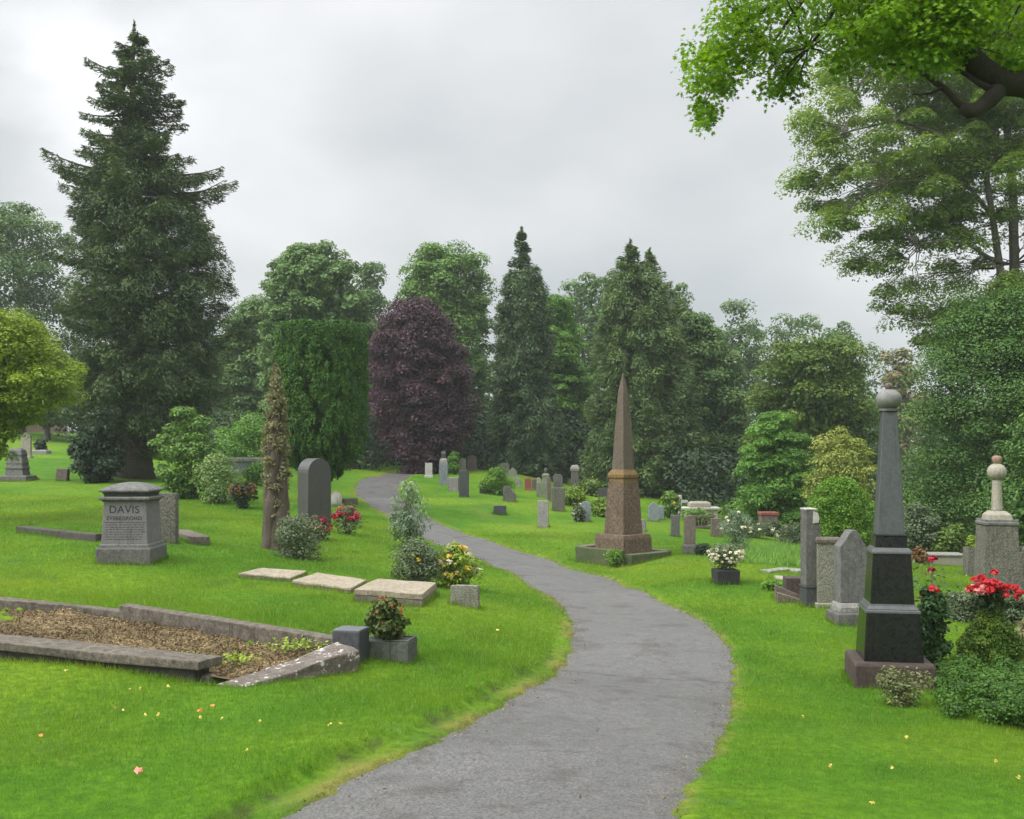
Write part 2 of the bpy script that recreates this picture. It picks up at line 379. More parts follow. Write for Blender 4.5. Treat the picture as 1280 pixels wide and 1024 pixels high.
def crack(y0, slope, width, col, x0, x1):
    a=N(nt,'ShaderNodeMath',operation='MULTIPLY_ADD'); nt.links.new(sx.outputs[0],a.inputs[0]); a.inputs[1].default_value=slope; nt.links.new(sx.outputs[1],a.inputs[2])
    w=N(nt,'ShaderNodeMath',operation='MULTIPLY_ADD'); nt.links.new(wob,w.inputs[0]); w.inputs[1].default_value=.5; nt.links.new(a.outputs[0],w.inputs[2])
    c=N(nt,'ShaderNodeMath',operation='COMPARE'); nt.links.new(w.outputs[0],c.inputs[0]); c.inputs[1].default_value=y0+.25; c.inputs[2].default_value=width
    g1=N(nt,'ShaderNodeMath',operation='GREATER_THAN'); nt.links.new(sx.outputs[0],g1.inputs[0]); g1.inputs[1].default_value=x0
    g2=N(nt,'ShaderNodeMath',operation='LESS_THAN'); nt.links.new(sx.outputs[0],g2.inputs[0]); g2.inputs[1].default_value=x1
    mm=N(nt,'ShaderNodeMath',operation='MULTIPLY'); nt.links.new(g1.outputs[0],mm.inputs[0]); nt.links.new(g2.outputs[0],mm.inputs[1])
    m2=N(nt,'ShaderNodeMath',operation='MULTIPLY'); nt.links.new(mm.outputs[0],m2.inputs[0]); nt.links.new(c.outputs[0],m2.inputs[1])
    m3=N(nt,'ShaderNodeMath',operation='MULTIPLY'); nt.links.new(m2.outputs[0],m3.inputs[0]); m3.inputs[1].default_value=.7
    return mixc(nt,m3.outputs[0],col,(.035,.03,.025))
col=crack(13.85,.10,.035,col,-.2,5)
col=crack(12.3,.05,.02,col,2.0,2.9)
col=crack(8.9,-.04,.015,col,.1,.6)
finish(nt,col,ramp(nt,b3,-.1,1.05),f1,.25,.006,.5); M['asphalt']=m

# ------------------------------------------------------------------ ground, path, grass
def turf(x, y, pd, ld):
    lw=np.clip((16-y)/4,0,1)*(ld<1.2)*(pd>.1)
    return lw*np.where(pd<.34,.085*np.clip((pd-.24)/.10,0,1),.085*np.clip(1-(pd-.34)/.7,0,1))
def dryness(x, y, pd, ld, rd):
    n=np.clip(.55+.45*np.sin(x*3.1+y*2.2)+.3*np.sin(x*9-y*7),.1,1)
    d=np.where(ld<rd,np.clip(1-(pd-.08)/.16,0,1)*.8,np.clip(1-(pd-.02)/.13,0,1)*.6)*(pd>-.3)*n
    # a faint worn track beside the path
    t=.30*np.exp(-((pd-2.5)/.30)**2)*(rd<ld)*np.clip((y-24)/5,0,1)*np.clip((46-y)/6,0,1)
    return np.maximum(d,t*n)
def axis(lo, hi, core0, core1, step, grow):
    a=[core0]
    while a[-1]<core1: a.append(a[-1]+step)
    s=step
    while a[-1]<hi: s*=grow; a.append(a[-1]+s)
    b=[core0]; s=step
    while b[-1]>lo: s*=grow; b.append(b[-1]-s)
    return np.array(b[:0:-1]+a)
gx=axis(-600,600,-9,7,.10,1.045); gy=axis(-200,700,5.5,24,.10,1.03)
X,Y=np.meshgrid(gx,gy); Zb=hb(X,Y); pdv=pdist(X,Y)
Z=Zb-.07*np.clip((.03-pdv)/.07,0,1)
ed=rng.random(X.shape)
# the turf ends in a low undercut lip along the left edge, with a dry mossy strip below it
ld=seg_dist(X,Y,LW); rd=seg_dist(X,Y,RW)
Z+=turf(X,Y,pdv,ld)
dry=dryness(X,Y,pdv,ld,rd)
ny,nx=X.shape
idx=np.arange(ny*nx).reshape(ny,nx)
fc=np.stack([idx[:-1,:-1],idx[:-1,1:],idx[1:,1:],idx[1:,:-1]],-1).reshape(-1,4)
soil_shade=np.clip(1-np.abs(pdv+.02)/.05,0,1)*.8
soil_shade=np.maximum(soil_shade,.8*np.clip(1-np.abs(pdv-.26)/.05,0,1)*(ld<.5)*(Y<15)*np.clip(np.sin(X*4.3+Y*3)+.6,0,1))  # pockets of shade under the turf lip, painted in the soil colour
gi=inside(X,Y,GRAVE); Z=np.where(gi,Z-.10,Z)
me=npmesh('ground',np.stack([X,Y,Z],-1).reshape(-1,3),4,{'dry':dry.ravel(),'soil_shade':soil_shade.ravel()},fc)
prop(link('ground',me,M['lawn'],smooth=True),'gently sloping mown lawn of the cemetery',None,None,'structure')
# path
nc=13; rows=[]
for i in range(420):
    for k in range(nc):
        t=-.06+1.12*k/(nc-1); q=LW[i]*(1-t)+RW[i]*t; rows.append((q[0],q[1],t))
R=np.array(rows); pz=hb(R[:,0],R[:,1])-.035+.03*np.clip(1-(2*R[:,2]-1)**2,0,1)
i0=np.arange(420*nc).reshape(420,nc)
fc=np.stack([i0[:-1,:-1],i0[:-1,1:],i0[1:,1:],i0[1:,:-1]],-1).reshape(-1,4)
me=npmesh('path',np.c_[R[:,:2],pz],4,None,fc)
prop(link('path',me,M['asphalt'],smooth=True),'winding grey asphalt path through the lawn',None,None,'structure')
# grass blades
def blades(n, d0, d1):
    u=rng.random(n); d=(d0**.5+u*(d1**.5-d0**.5))**2
    x=(rng.random(n)-.5)*1.12*d*(1+.6/d)
    pd=pdist(x,d); keep=(pd>rng.uniform(-.02,.1,n))|((pd>-.05)&(rng.random(n)<.25)); keep&=~inside(x,d,GRAVE)
    x,d,pd=x[keep],d[keep],pd[keep]; n=len(x)
    ld=seg_dist(x,d,LW); rd=seg_dist(x,d,RW); tf=turf(x,d,pd,ld); z=hb(x,d)+tf-.012
    patch=.75+.5*(np.sin(x*1.7+d*.9)*np.sin(d*1.3-x*.6)*.5+.5)
    k=np.maximum(d/9,.8)
    hgt=rng.uniform(.020,.046,n)*patch*np.clip(k,.8,1.5)*np.where((ld<rd)&(d<16),np.where(pd<.25,.45,1.25),np.clip(.45+pd*2.2,.45,1))
    w=.0027*k**.8*rng.uniform(.7,1.4,n)
    a=rng.uniform(0,2*PI,n); l=rng.uniform(0,.75,n)*hgt; b=rng.uniform(0,2*PI,n)
    dx,dy=np.cos(a)*w,np.sin(a)*w; lx,ly=np.cos(b)*l,np.sin(b)*l
    V=np.empty((n,3,3)); V[:,0]=np.c_[x-dx,d-dy,z]; V[:,1]=np.c_[x+dx,d+dy,z]; V[:,2]=np.c_[x+lx,d+ly,z+hgt]
    dr=dryness(x,d,pd,ld,rd)
    return V.reshape(-1,3),rng.random(n),dr
V,rn,dr=blades(840000,5.6,34)
prop(link('grass',npmesh('grass',V,3,{'rnd':rn,'dry':dr}),M['blade']),'short green grass blades of the lawn',None,None,'stuff')

# small brown litter that gathers along the path
def litter():
    n=5200; k=rng.integers(0,419,n); side=rng.random(n)<.5; t=rng.random(n)[:,None]
    e=np.where(side[:,None],LW[k]*(1-t)+LW[k+1]*t,RW[k]*(1-t)+RW[k+1]*t); o=np.where(side[:,None],RW[k]-LW[k],LW[k]-RW[k]); o/=np.linalg.norm(o,axis=1,keepdims=True)+1e-6
    xy=e+o*(np.abs(rng.normal(0,.14,n))*np.where(rng.random(n)<.08,6,1))[:,None]
    n=len(xy); P=np.c_[xy,hb(xy[:,0],xy[:,1])-.0]
    r=rng.random(n); prop(link('leaf_litter',npmesh('leaf_litter',kites2(P,rng.normal(size=(n,3))*.3+np.array([0,0,1]),rng.uniform(.008,.034,n)),4,{'rnd':r}),M['litter']),'small brown bits of leaf litter along the path edges',None,None,'stuff')
# ------------------------------------------------------------------ foliage
def unit(v): return v/np.maximum(np.linalg.norm(v,axis=1,keepdims=True),1e-9)
def kites(P, Nn, S, asp=.5, T=None, tmix=0):
    """one folded kite-shaped leaf per point"""
    n=len(P); r=rng.normal(size=(n,3))
    if T is not None: r=r*(1-tmix)+T*tmix*1.7
    Nn=unit(Nn); t=unit(r-Nn*(r*Nn).sum(1,keepdims=True)); b=np.cross(Nn,t)
    S=S[:,None]; V=np.empty((n,4,3))
    V[:,0]=P-t*S*.5; V[:,2]=P+t*S*.5
    m=P+t*S*.08-Nn*S*.06
    V[:,1]=m+b*S*asp*.5+Nn*S*.10; V[:,3]=m-b*S*asp*.5+Nn*S*.10
    return V.reshape(-1,3)
def kites2(P,Nn,S): return kites(P,Nn,S,.6)
M['litter']=leafmat('brown_litter',(.05,.032,.015),(.17,.12,.05),.1,.9,cc=(.3,.26,.06))
litter()
def clump_leaves(C, S, per, flat=.7, droop=0, up=.5, jit=.7):
    """leaf points and normals on uneven shells round clump centres"""
    n=len(C)*per; ci=np.repeat(np.arange(len(C)),per)
    d=unit(rng.normal(size=(n,3))); d[:,2]=np.where((d[:,2]<-.25)&(rng.random(n)<.7),-d[:,2],d[:,2])
    r=rng.uniform(.45,1.05,n)**.7
    s=S[ci][:,None]
    off=d*r[:,None]*s*np.array([1,1,flat])
    off[:,2]-=droop*(off[:,0]**2+off[:,1]**2)/s[:,0]
    P=C[ci]+off
    Nn=unit(d*np.array([1,1,1/flat])*.8+np.array([0,0,up])+rng.normal(size=(n,3))*jit*.6)
    return P,Nn,ci
def prof_fn(prof, d):
    a=np.array(prof,float); z=CAMZ-(a[:,0]-HZ)/F*d; l=(a[:,1]-640)/F*d; r=(a[:,2]-640)/F*d
    o=np.argsort(z); z,l,r=z[o],l[o],r[o]
    return z,(lambda q:np.interp(q,z,l)),(lambda q:np.interp(q,z,r))
def solid_clumps(prof, d, n, cs, df=.9, shell=.35, var=.35, vert=0):
    z,lf,rf=prof_fn(prof,d)
    zz=np.linspace(z[0],z[-1],400); w=np.maximum(rf(zz)-lf(zz),.05)**.9
    cdf=np.cumsum(w); cdf/=cdf[-1]
    S=cs*rng.uniform(1-var,1+var,n)
    zc=np.interp(rng.random(n),cdf,zz); zc=np.minimum(zc,z[-1]-S*.4)
    if vert: zc=np.clip(zc,z[0]+S*vert*.75,z[-1]-S*vert*.8)
    l,r=lf(zc),rf(zc); hw=(r-l)/2; S=np.minimum(S,np.maximum(hw*.85,cs*.18))
    a=np.maximum(hw-S*.55,.02)
    ph=rng.uniform(0,2*PI,n); q=1-shell*rng.random(n)**1.3
    C=np.c_[(l+r)/2+a*q*np.cos(ph), d+a*df*q*np.sin(ph), zc]
    return C,S
def limb(mb, a, b, r0, r1, sag=0, n=6, wob=.06):
    a,b=Vector(a),Vector(b); L_=(b-a).length; pts=[]; rad=[]
    for i in range(n+1):
        t=i/n; p=a.lerp(b,t); p.z+=sag*math.sin(t*PI)*L_
        if 0<i<n: p+=Vector((random.gauss(0,1),random.gauss(0,1),random.gauss(0,.6)))*wob*L_*.35
        pts.append(p); rad.append(r0+(r1-r0)*t**.8)
    mb.tube(pts,rad,7)
def trunk_mb(base, top, r, C, nl, frac=(.25,.8), lr=.3, bend=.02):
    """tapered trunk with a root flare and limbs reaching to some clump centres; local to base"""
    mb=MB(); b=Vector(base); H=top-b.z; n=9; pts=[];rad=[]
    for i in range(n+1):
        t=i/n; pts.append(Vector((math.sin(t*5+b.x)*bend*H*t, math.cos(t*4+b.x)*bend*H*t, -.3+t*(H+.3)))); rad.append(r*(1-.82*t)*(1+.6*math.exp(-t*14)))
    mb.tube(pts,rad,10)
    if len(C) and nl:
        for i in rng.choice(len(C),min(nl,len(C)),replace=False):
            c=Vector(C[i])-b
            t=min(frac[1],max(frac[0],(c.z/H)-.22-.1*random.random())); k=t*n; j=min(int(k),n-1)
            s=pts[j].lerp(pts[j+1],k-j)
            limb(mb,s,c,rad[j]*(lr+.15),max(.012,rad[j]*.07),-.05)
    return mb
def tree(name, label, cat, d, prof, lm, nclump, csize, nleaf, lsize, base_px=None, tr=None, bark='bark', top=None, df=.9, shell=.4,
         flat=.7, droop=0, asp=.55, up=.5, jit=.7, T=None, tmix=0, limbs=10, inner=.25, group=None, parts=('trunk','crown'), var=.35, grp=.5, frac=(.25,.8)):
    zs=[p[0] for p in prof]; bx=base_px if base_px is not None else (prof[-1][1]+prof[-1][2])/2
    base=gp(bx,d); t=thing(name,label,cat,base,group)
    C,S=solid_clumps(prof,d,nclump,csize,df,shell,var,flat if flat>2 else 0)
    P,Nn,ci=clump_leaves(C,S,max(1,nleaf//nclump),flat,droop,up,jit)
    cr=rng.random(nclump)
    rn=np.clip(cr[ci]*grp+rng.random(len(P))*(1-grp),0,1)
    sz=lsize*rng.uniform(.6,1.3,len(P))
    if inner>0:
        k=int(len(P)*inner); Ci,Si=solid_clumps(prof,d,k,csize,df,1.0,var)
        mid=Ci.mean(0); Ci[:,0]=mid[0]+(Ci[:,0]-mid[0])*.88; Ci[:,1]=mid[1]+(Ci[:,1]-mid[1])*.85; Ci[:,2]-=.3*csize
        P=np.r_[P,Ci]; Nn=np.r_[Nn,rng.normal(size=(k,3))+np.array([0,0,.3])]; rn=np.r_[rn,rng.random(k)*.5]; sz=np.r_[sz,lsize*1.5*rng.uniform(.7,1.2,k)]  # inner leaves keep the darker tones: the crown's inner shade put into colour
    if flat>2:
        zq,lf,rf=prof_fn(prof,d); cxm=(lf(P[:,2])+rf(P[:,2]))/2; lim=(rf(P[:,2])-lf(P[:,2]))/2*1.0; q=np.hypot(P[:,0]-cxm,(P[:,1]-d)/df)
        ok=(P[:,2]>zq[0]-.1)&(P[:,2]<zq[-1]+.06)&(q<lim+.03+.05*rng.random(len(P))); P,Nn,rn,sz=P[ok],Nn[ok],rn[ok],sz[ok]
    V=kites(P-np.array(base),Nn,sz,asp,None if T is None else np.tile(T,(len(P),1)),tmix)
    if tr:
        zt=zat(top if top else zs[0]+.22*(zs[-1]-zs[0]),d)
        trunk_mb(base,zt,tr,C,limbs,frac).build(parts[0],M[bark],t,smooth=True)
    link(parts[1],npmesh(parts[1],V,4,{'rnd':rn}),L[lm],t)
    return t
def shrub(name, label, px, py, w, hgt, lm, nleaf, lsize, cat='shrub', group=None, d=None, nclump=None, flat=.8, csf=.3, prof=None, flowers=None, T=None, tmix=0, asp=.55, parent=None, loc=None, df=.9, stem='bark', base_off=0, inner=.35, up=.5, clip=0):
    """a bush standing at a ground pixel; w and hgt are its size in photo pixels"""
    g=(at(px,py) if d is None else gp(px,d)) if loc is None else Vector(loc)
    d=g.y; s=d/F
    if loc is not None: px=640+g.x/d*F
    g=g.copy(); g.z+=base_off
    pyb=HZ-(g.z-CAMZ)/s
    if prof is None: prof=[(0,.6),(.15,.86),(.38,1.),(.65,.95),(.88,.6),(1,.22)]
    pf=[(pyb-hgt*q*1.04,px-w*.54*v,px+w*.54*v) for q,v in prof]
    t=thing(name,label,cat,g,group)
    cs=w*s*csf; nc=nclump or 26
    C,S=solid_clumps(pf,d,nc,cs,df,.5)
    P,Nn,ci=clump_leaves(C,S,max(1,nleaf//nc),flat,0,up,.8)
    cr=rng.random(nc); rn=np.clip(cr[ci]*.45+rng.random(len(P))*.55,0,1); sz=lsize*rng.uniform(.6,1.35,len(P))
    k=int(len(P)*inner); Ci,_=solid_clumps(pf,d,k,cs,df,1.0); P=np.r_[P,Ci]; Nn=np.r_[Nn,rng.normal(size=(k,3))]; rn=np.r_[rn,rng.random(k)*.5]; sz=np.r_[sz,lsize*1.2*np.ones(k)]  # leaves inside the bush are toned darker in place of shade
    if clip:
        zq,lf,rf=prof_fn(pf,d); lim=(rf(P[:,2])-lf(P[:,2]))/2*clip; q=np.hypot(P[:,0]-(lf(P[:,2])+rf(P[:,2]))/2,(P[:,1]-d)/df)
        ok=(P[:,2]<zq[-1]+.02)&(q<lim+.02); P,Nn,rn,sz=P[ok],Nn[ok],rn[ok],sz[ok]
    V=kites(P-np.array(g),Nn,sz,asp,None if T is None else np.tile(T,(len(P),1)),tmix)
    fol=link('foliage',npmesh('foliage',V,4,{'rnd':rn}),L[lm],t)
    if stem:
        mb=MB()
        for i in range(5):
            c=Vector(C[random.randrange(nc)])-g; limb(mb,(random.gauss(0,.03)*w*s,random.gauss(0,.03)*w*s,-.08),c,max(.006,.018*w*s),.004,0,4)
        mb.build('stem',M[stem],t,smooth=True)
    for fm,nf,fs,lo in (flowers or []):
        # flower heads: a rosette of petals each, near the outside of the bush
        Cf,_=solid_clumps(pf,d,nf*3,cs*.5,df,.12); Cf=Cf[Cf[:,2]>g.z+hgt*s*lo][:nf]
        Cf[:,1]-=.0; 
        Pf,Nf,cf=clump_leaves(Cf,np.full(len(Cf),fs),14,.7,0,.4,.5)
        rf=np.clip(rng.random(len(Cf))[cf]*.5+rng.random(len(Pf))*.5,0,1)
        link('blossom',npmesh('blossom',kites(Pf-np.array(g),Nf,fs*1.0*rng.uniform(.8,1.3,len(Pf)),.8),4,{'rnd':rf}),L[fm],fol)
    return t

# ------------------------------------------------------------------ big conifer on the left
def conifer(name, label, d, base_px, prof, lm, tr, whorl, per, spray, ssize, top_py, low_py, bark='bark', group=None, sag=(-.25,.05), curl=.18, wide=.26, gapf=1.0, asp=.28, hang=.15, body=None, bodyprof=None, bsize=1., jz=.22):
    base=gp(base_px,d); z,lf,rf=prof_fn(prof,d); t=thing(name,label,'tree',base,group)
    zt=zat(top_py,d); zl=zat(low_py,d); cx=xat(base_px,d)
    mb=MB(); H=zt-base.z
    pts=[];rad=[]
    for i in range(13):
        q=i/12; pts.append((math.sin(q*6)*.004*H,0,-.3+q*(H+.3))); rad.append(tr*(1-q)**.85*(1+.7*math.exp(-q*18))+.012)
    mb.tube(pts,rad,12)
    P=[];Nn=[];T=[];rn=[]
    zz=zl
    while zz<zt-.15:
        frac_=(zz-zl)/(zt-zl)
        k=max(4,int(per*(1-.35*frac_)))
        off=random.uniform(0,2*PI)
        for j in range(k):
            ph=off+2*PI*j/k+random.gauss(0,.22)
            zb=min(zz+random.gauss(0,whorl*jz),zt-.25)
            c=math.cos(ph); Rr=max(float(rf(zb))-cx,.15); Ll=max(cx-float(lf(zb)),.15)
            m_=Rr if c>0 else Ll; o_=(Rr+Ll)/2
            Ln=(m_*abs(c)+o_*(1-abs(c)))*random.uniform(.78,1.04)
            if random.random()<.12: Ln*=.6
            sg=random.uniform(*sag)*(1-.5*frac_)
            dirv=np.array([c,math.sin(ph)*1.0,0]); sd=np.array([-math.sin(ph),c,0])
            bz=zb-base.z
            br=[(dirv[0]*Ln*q+0,dirv[1]*Ln*q,bz+Ln*(sg*q+curl*q*q*q)) for q in np.linspace(0,1,6)]
            mb.tube(br,[max(.008,tr*.16*(1-q)*min(1,Ln/3)+.008) for q in np.linspace(0,1,6)],5)
            n=int(spray*max(.25,Ln/3.0))
            q=rng.random(n)**.8*.92+.1; side=rng.normal(0,.5,n).clip(-1,1)
            wd=Ln*wide*(1.05-q)+.17
            bo=np.where(rng.random(n)<.5,1,1)
            p=dirv*(q*Ln)[:,None]+sd*(side*wd)[:,None]
            pz=bz+Ln*(sg*q+curl*q**3)-np.abs(side)*wd*.25-rng.random(n)*hang*(.4+Ln*.15)
            p[:,2]=pz
            P.append(p); tt=dirv*.8+sd*(np.sign(side)*.6)[:,None]+np.array([0,0,-.15]); T.append(tt+rng.normal(size=(n,3))*.35)
            Nn.append(np.array([0,0,1.])+rng.normal(size=(n,3))*.5)
            rn.append(np.clip(random.random()*.45+rng.random(n)*.55,0,1))
        zz+=whorl*(1-.45*frac_)*random.uniform(.75,1.3)
    # leader
    n=60; q=rng.random(n); p=np.c_[rng.normal(0,.06,n)*(1-q),rng.normal(0,.06,n)*(1-q),H-.55+.55*q]; P.append(p);T.append(np.tile([0,0,1.],(n,1))+rng.normal(size=(n,3))*.5);Nn.append(rng.normal(size=(n,3)));rn.append(rng.random(n))
    if body:
        nb,cb,nl,shr,y0,bflat=body
        bp=[(q[0],base_px+(q[1]-base_px)*shr,base_px+(q[2]-base_px)*shr) for q in prof if q[0]>=y0]
        C,S=solid_clumps(bodyprof or bp,d,nb,cb,.9,.5); Pb,Nb,ci=clump_leaves(C,S,nl//nb,bflat,.25,.5,.8)
        BS=len(Pb); P.append(Pb-np.array(base)); Nn.append(Nb); o2=Pb-np.array([base.x,base.y,0]); o2[:,2]=-1.2; T.append(unit(o2)+rng.normal(size=(len(Pb),3))*.4); rn.append(np.clip(rng.random(nb)[ci]*.5+rng.random(len(Pb))*.5,0,1))
    P=np.concatenate(P);T=np.concatenate(T);Nn=np.concatenate(Nn);rn=np.concatenate(rn)
    mb.build('trunk',M[bark],t,smooth=True)
    sz=ssize*rng.uniform(.6,1.3,len(P))
    if body: sz[-BS:]*=bsize
    link('crown',npmesh('crown',kites(P,Nn,sz,asp,T,.85),4,{'rnd':rn}),L[lm],t)
    return t
conifer('conifer_tree','tall dark conifer with ragged tiered branches, tallest tree on the left lawn',42,168,
 [(28,167,171),(40,161,176),(47,157,181),(52,143,197),(70,142,200),(76,134,218),(90,104,215),(98,103,228),(115,125,226),(131,118,231),(138,103,232),(150,108,240),(160,106,244),(180,112,256),
  (190,60,262),(200,55,262),(212,55,270),(225,66,280),(236,64,300),(246,72,290),(262,78,276),(290,80,285),(330,78,292),(380,80,298),(430,82,296),(480,86,292),(520,95,285),(548,110,262),(575,130,215)],
 'conifer',.5,.92,13,520,.22,28,545,wide=.31,jz=.42,sag=(-.38,.06),hang=.36,asp=.24,bsize=.8,bodyprof=[(130,160,178),(165,150,192),(195,132,206),(222,112,222),(245,98,240),(265,90,255),(290,84,272),(320,82,284),(370,82,294),(430,84,292),(480,88,288),(512,99,276),(532,112,256),(548,128,214)],body=(420,.55,120000,1,0,1.0))
conifer('spruce_tree','slender pointed spruce standing alone, tallest tip in the middle of the woods',60,652,
 [(284,651,653),(310,640,663),(340,632,674),(370,620,690),(420,612,694),(480,606,702),(540,605,714),(600,612,706)],
 'spruce',.4,.95,12,300,.34,284,604,wide=.36,sag=(-.4,-.1),hang=.6,asp=.26,bsize=.62,body=(190,.55,80000,.9,325,1.3))
conifer('fir_tree','broad dark fir rising behind the brown obelisk, highest of its pair',58,788,
 [(300,786,789),(318,774,802),(345,758,822),(390,748,848),(430,738,862),(480,734,876),(540,724,886),(605,722,892)],
 'fir',.45,1.0,12,300,.34,300,608,wide=.38,sag=(-.4,-.1),hang=.7,asp=.26,bsize=.62,body=(260,.6,100000,.94,335,1.2))
conifer('fir_tree.001','second lower fir leaning out behind the broad dark fir',66,812,
 [(312,810,813),(335,800,832),(365,795,852),(400,790,868),(450,790,880),(520,790,885),(605,790,890)],
 'fir',.4,1.1,11,240,.36,311,606,wide=.36,sag=(-.3,0),hang=.6,asp=.26,bsize=.62,body=(170,.65,60000,.94,345,1.2))

# ------------------------------------------------------------------ broadleaved trees
tree('dome_tree','large smooth domed green tree behind the clipped yew column','tree',62,
 [(305,380,402),(312,358,425),(330,338,446),(358,327,460),(400,324,468),(440,322,470),(500,325,470),(575,335,455)],'dome',520,.5,86700,0.192,395,.5,flat=.75,shell=.35)
tree('pale_tree','pale green tree with upright limbs at the far left edge','tree',74,
 [(257,-10,22),(270,-50,62),(300,-95,95),(350,-110,108),(430,-115,110),(520,-100,95)],'pale',190,1.1,52000,.22,20,.45,bark='bark_grey',shell=.6,inner=.15,limbs=22)
tree('dark_tree','dark green tree filling the gap between the tall conifer and the domed tree','tree',70,
 [(374,300,330),(388,285,348),(410,268,352),(460,262,355),(520,262,356),(585,262,352)],'bluegreen',110,.85,40460,0.208,308,.35)
tree('far_tree','small round tree top peeping out behind the domed tree','tree',86,
 [(322,450,464),(332,438,476),(352,432,484),(400,428,492),(480,428,492),(560,430,490)],'bluegreen',80,.9,17000,0.24,460,.35)
tree('copper_beech','wide purple copper beech at the bend of the path','tree',58,
 [(371,508,530),(378,492,548),(395,474,566),(425,461,580),(455,456,591),(485,455,599),(515,460,602),(540,470,594),(565,486,578),(592,502,560)],'beech',330,.62,107100,.14,528,.42,'bark_dark',flat=.6,droop=.5,shell=.4,up=.7)
tree('oak_tree','big rounded mid green tree behind the copper beech','tree',72,
 [(310,545,578),(318,522,600),(338,500,615),(370,488,624),(430,486,626),(510,492,620),(590,500,612)],'green',170,.95,66300,0.216,560,.5)
tree('lime_tree','fresh yellow green tree just right of the slender spruce','tree',67,
 [(368,682,704),(382,668,722),(415,662,734),(465,664,740),(540,668,742),(595,675,738)],'bright',120,.75,48960,0.192,700,.35,flat=.5,droop=.2)
tree('distant_tree','grey green far tree between the spruce and the firs','tree',92,
 [(344,735,762),(356,705,778),(378,690,785),(430,684,790),(560,686,790)],'bluegreen',90,1.1,18700,0.272,730,.4)
tree('lowland_tree','cool green bushy tree right of the dark firs','tree',60,
 [(392,852,878),(418,845,902),(455,838,925),(515,832,938),(575,832,944),(618,836,940)],'bluegreen',150,.8,58650,0.184,880,.35)
tree('feathery_tree','feathery bluish tree top just right of the dark firs','tree',75,
 [(352,842,852),(372,832,866),(400,825,878),(450,820,890),(560,825,885)],'bluegreen',70,.75,13600,0.224,852,.3,shell=.7,inner=.1)
tree('distant_tree.001','tall open far tree, highest on the skyline left of the olive tree','tree',95,
 [(379,912,934),(388,897,950),(410,888,962),(440,884,968),(560,884,966)],'pale',60,.95,11900,0.272,925,.35,shell=.8,inner=.1)
tree('distant_tree.002','wide far tree on the skyline behind the olive tree','tree',97,
 [(392,975,1000),(403,952,1040),(425,946,1072),(480,946,1090),(580,950,1090)],'pale',90,1.0,17000,0.288,1010,.4,shell=.7,inner=.1)
tree('distant_tree.003','thin ragged far tree on the skyline behind the right shoulder of the olive tree','tree',102,
 [(403,1046,1060),(420,1036,1078),(440,1026,1100),(470,1026,1125),(560,1030,1130)],'pale',50,.9,8500,0.288,1065,.3,shell=.9,inner=.05)
tree('olive_tree','broad brownish olive green tree with layered crown on the right','tree',54,
 [(418,985,1038),(428,962,1068),(450,944,1090),(485,934,1101),(530,932,1104),(580,935,1100),(650,940,1098)],'olive',170,.8,71400,0.16,1015,.45,flat=.55,droop=.15,limbs=16)
tree('young_tree','bright green young tree in front of the olive tree','tree',43,
 [(511,958,982),(525,944,1000),(550,930,1012),(590,920,1019),(630,920,1016),(662,928,1004)],'bright',110,.5,45220,0.12,968,.2,flat=.5,droop=.2)
tree('golden_shrub','tall golden yellow shrub behind the clipped round bush','shrub',34,
 [(536,1042,1062),(548,1022,1084),(575,1008,1096),(620,1006,1096),(670,1010,1094)],'yshrub',80,.35,13000,.09,1050,.1)
tree('twiggy_tree','brownish twiggy far tree above the ball of the black obelisk','tree',84,
 [(432,1116,1136),(445,1105,1150),(470,1098,1165),(560,1098,1170)],'tan',50,.8,5000,.32,1130,.3,shell=.9,inner=.1)
tree('broadleaf_tree','huge dense green tree filling the right side behind the ball topped column','tree',36,
 [(362,1225,1300),(380,1190,1345),(415,1165,1380),(450,1140,1400),(510,1122,1420),(580,1116,1430),(650,1118,1430),(695,1130,1420)],'dense',190,1.0,150000,.088,1260,.5,df=.6,flat=.6,droop=.2,limbs=14,grp=.65)
tree('broadleaf_tree.001','dense green tree leaning in from the right edge, dark and low','tree',27,
 [(470,1290,1400),(520,1262,1440),(590,1246,1470),(650,1238,1470),(700,1245,1450)],'dense',150,.55,26000,.12,1340,.3,df=.7,flat=.6)

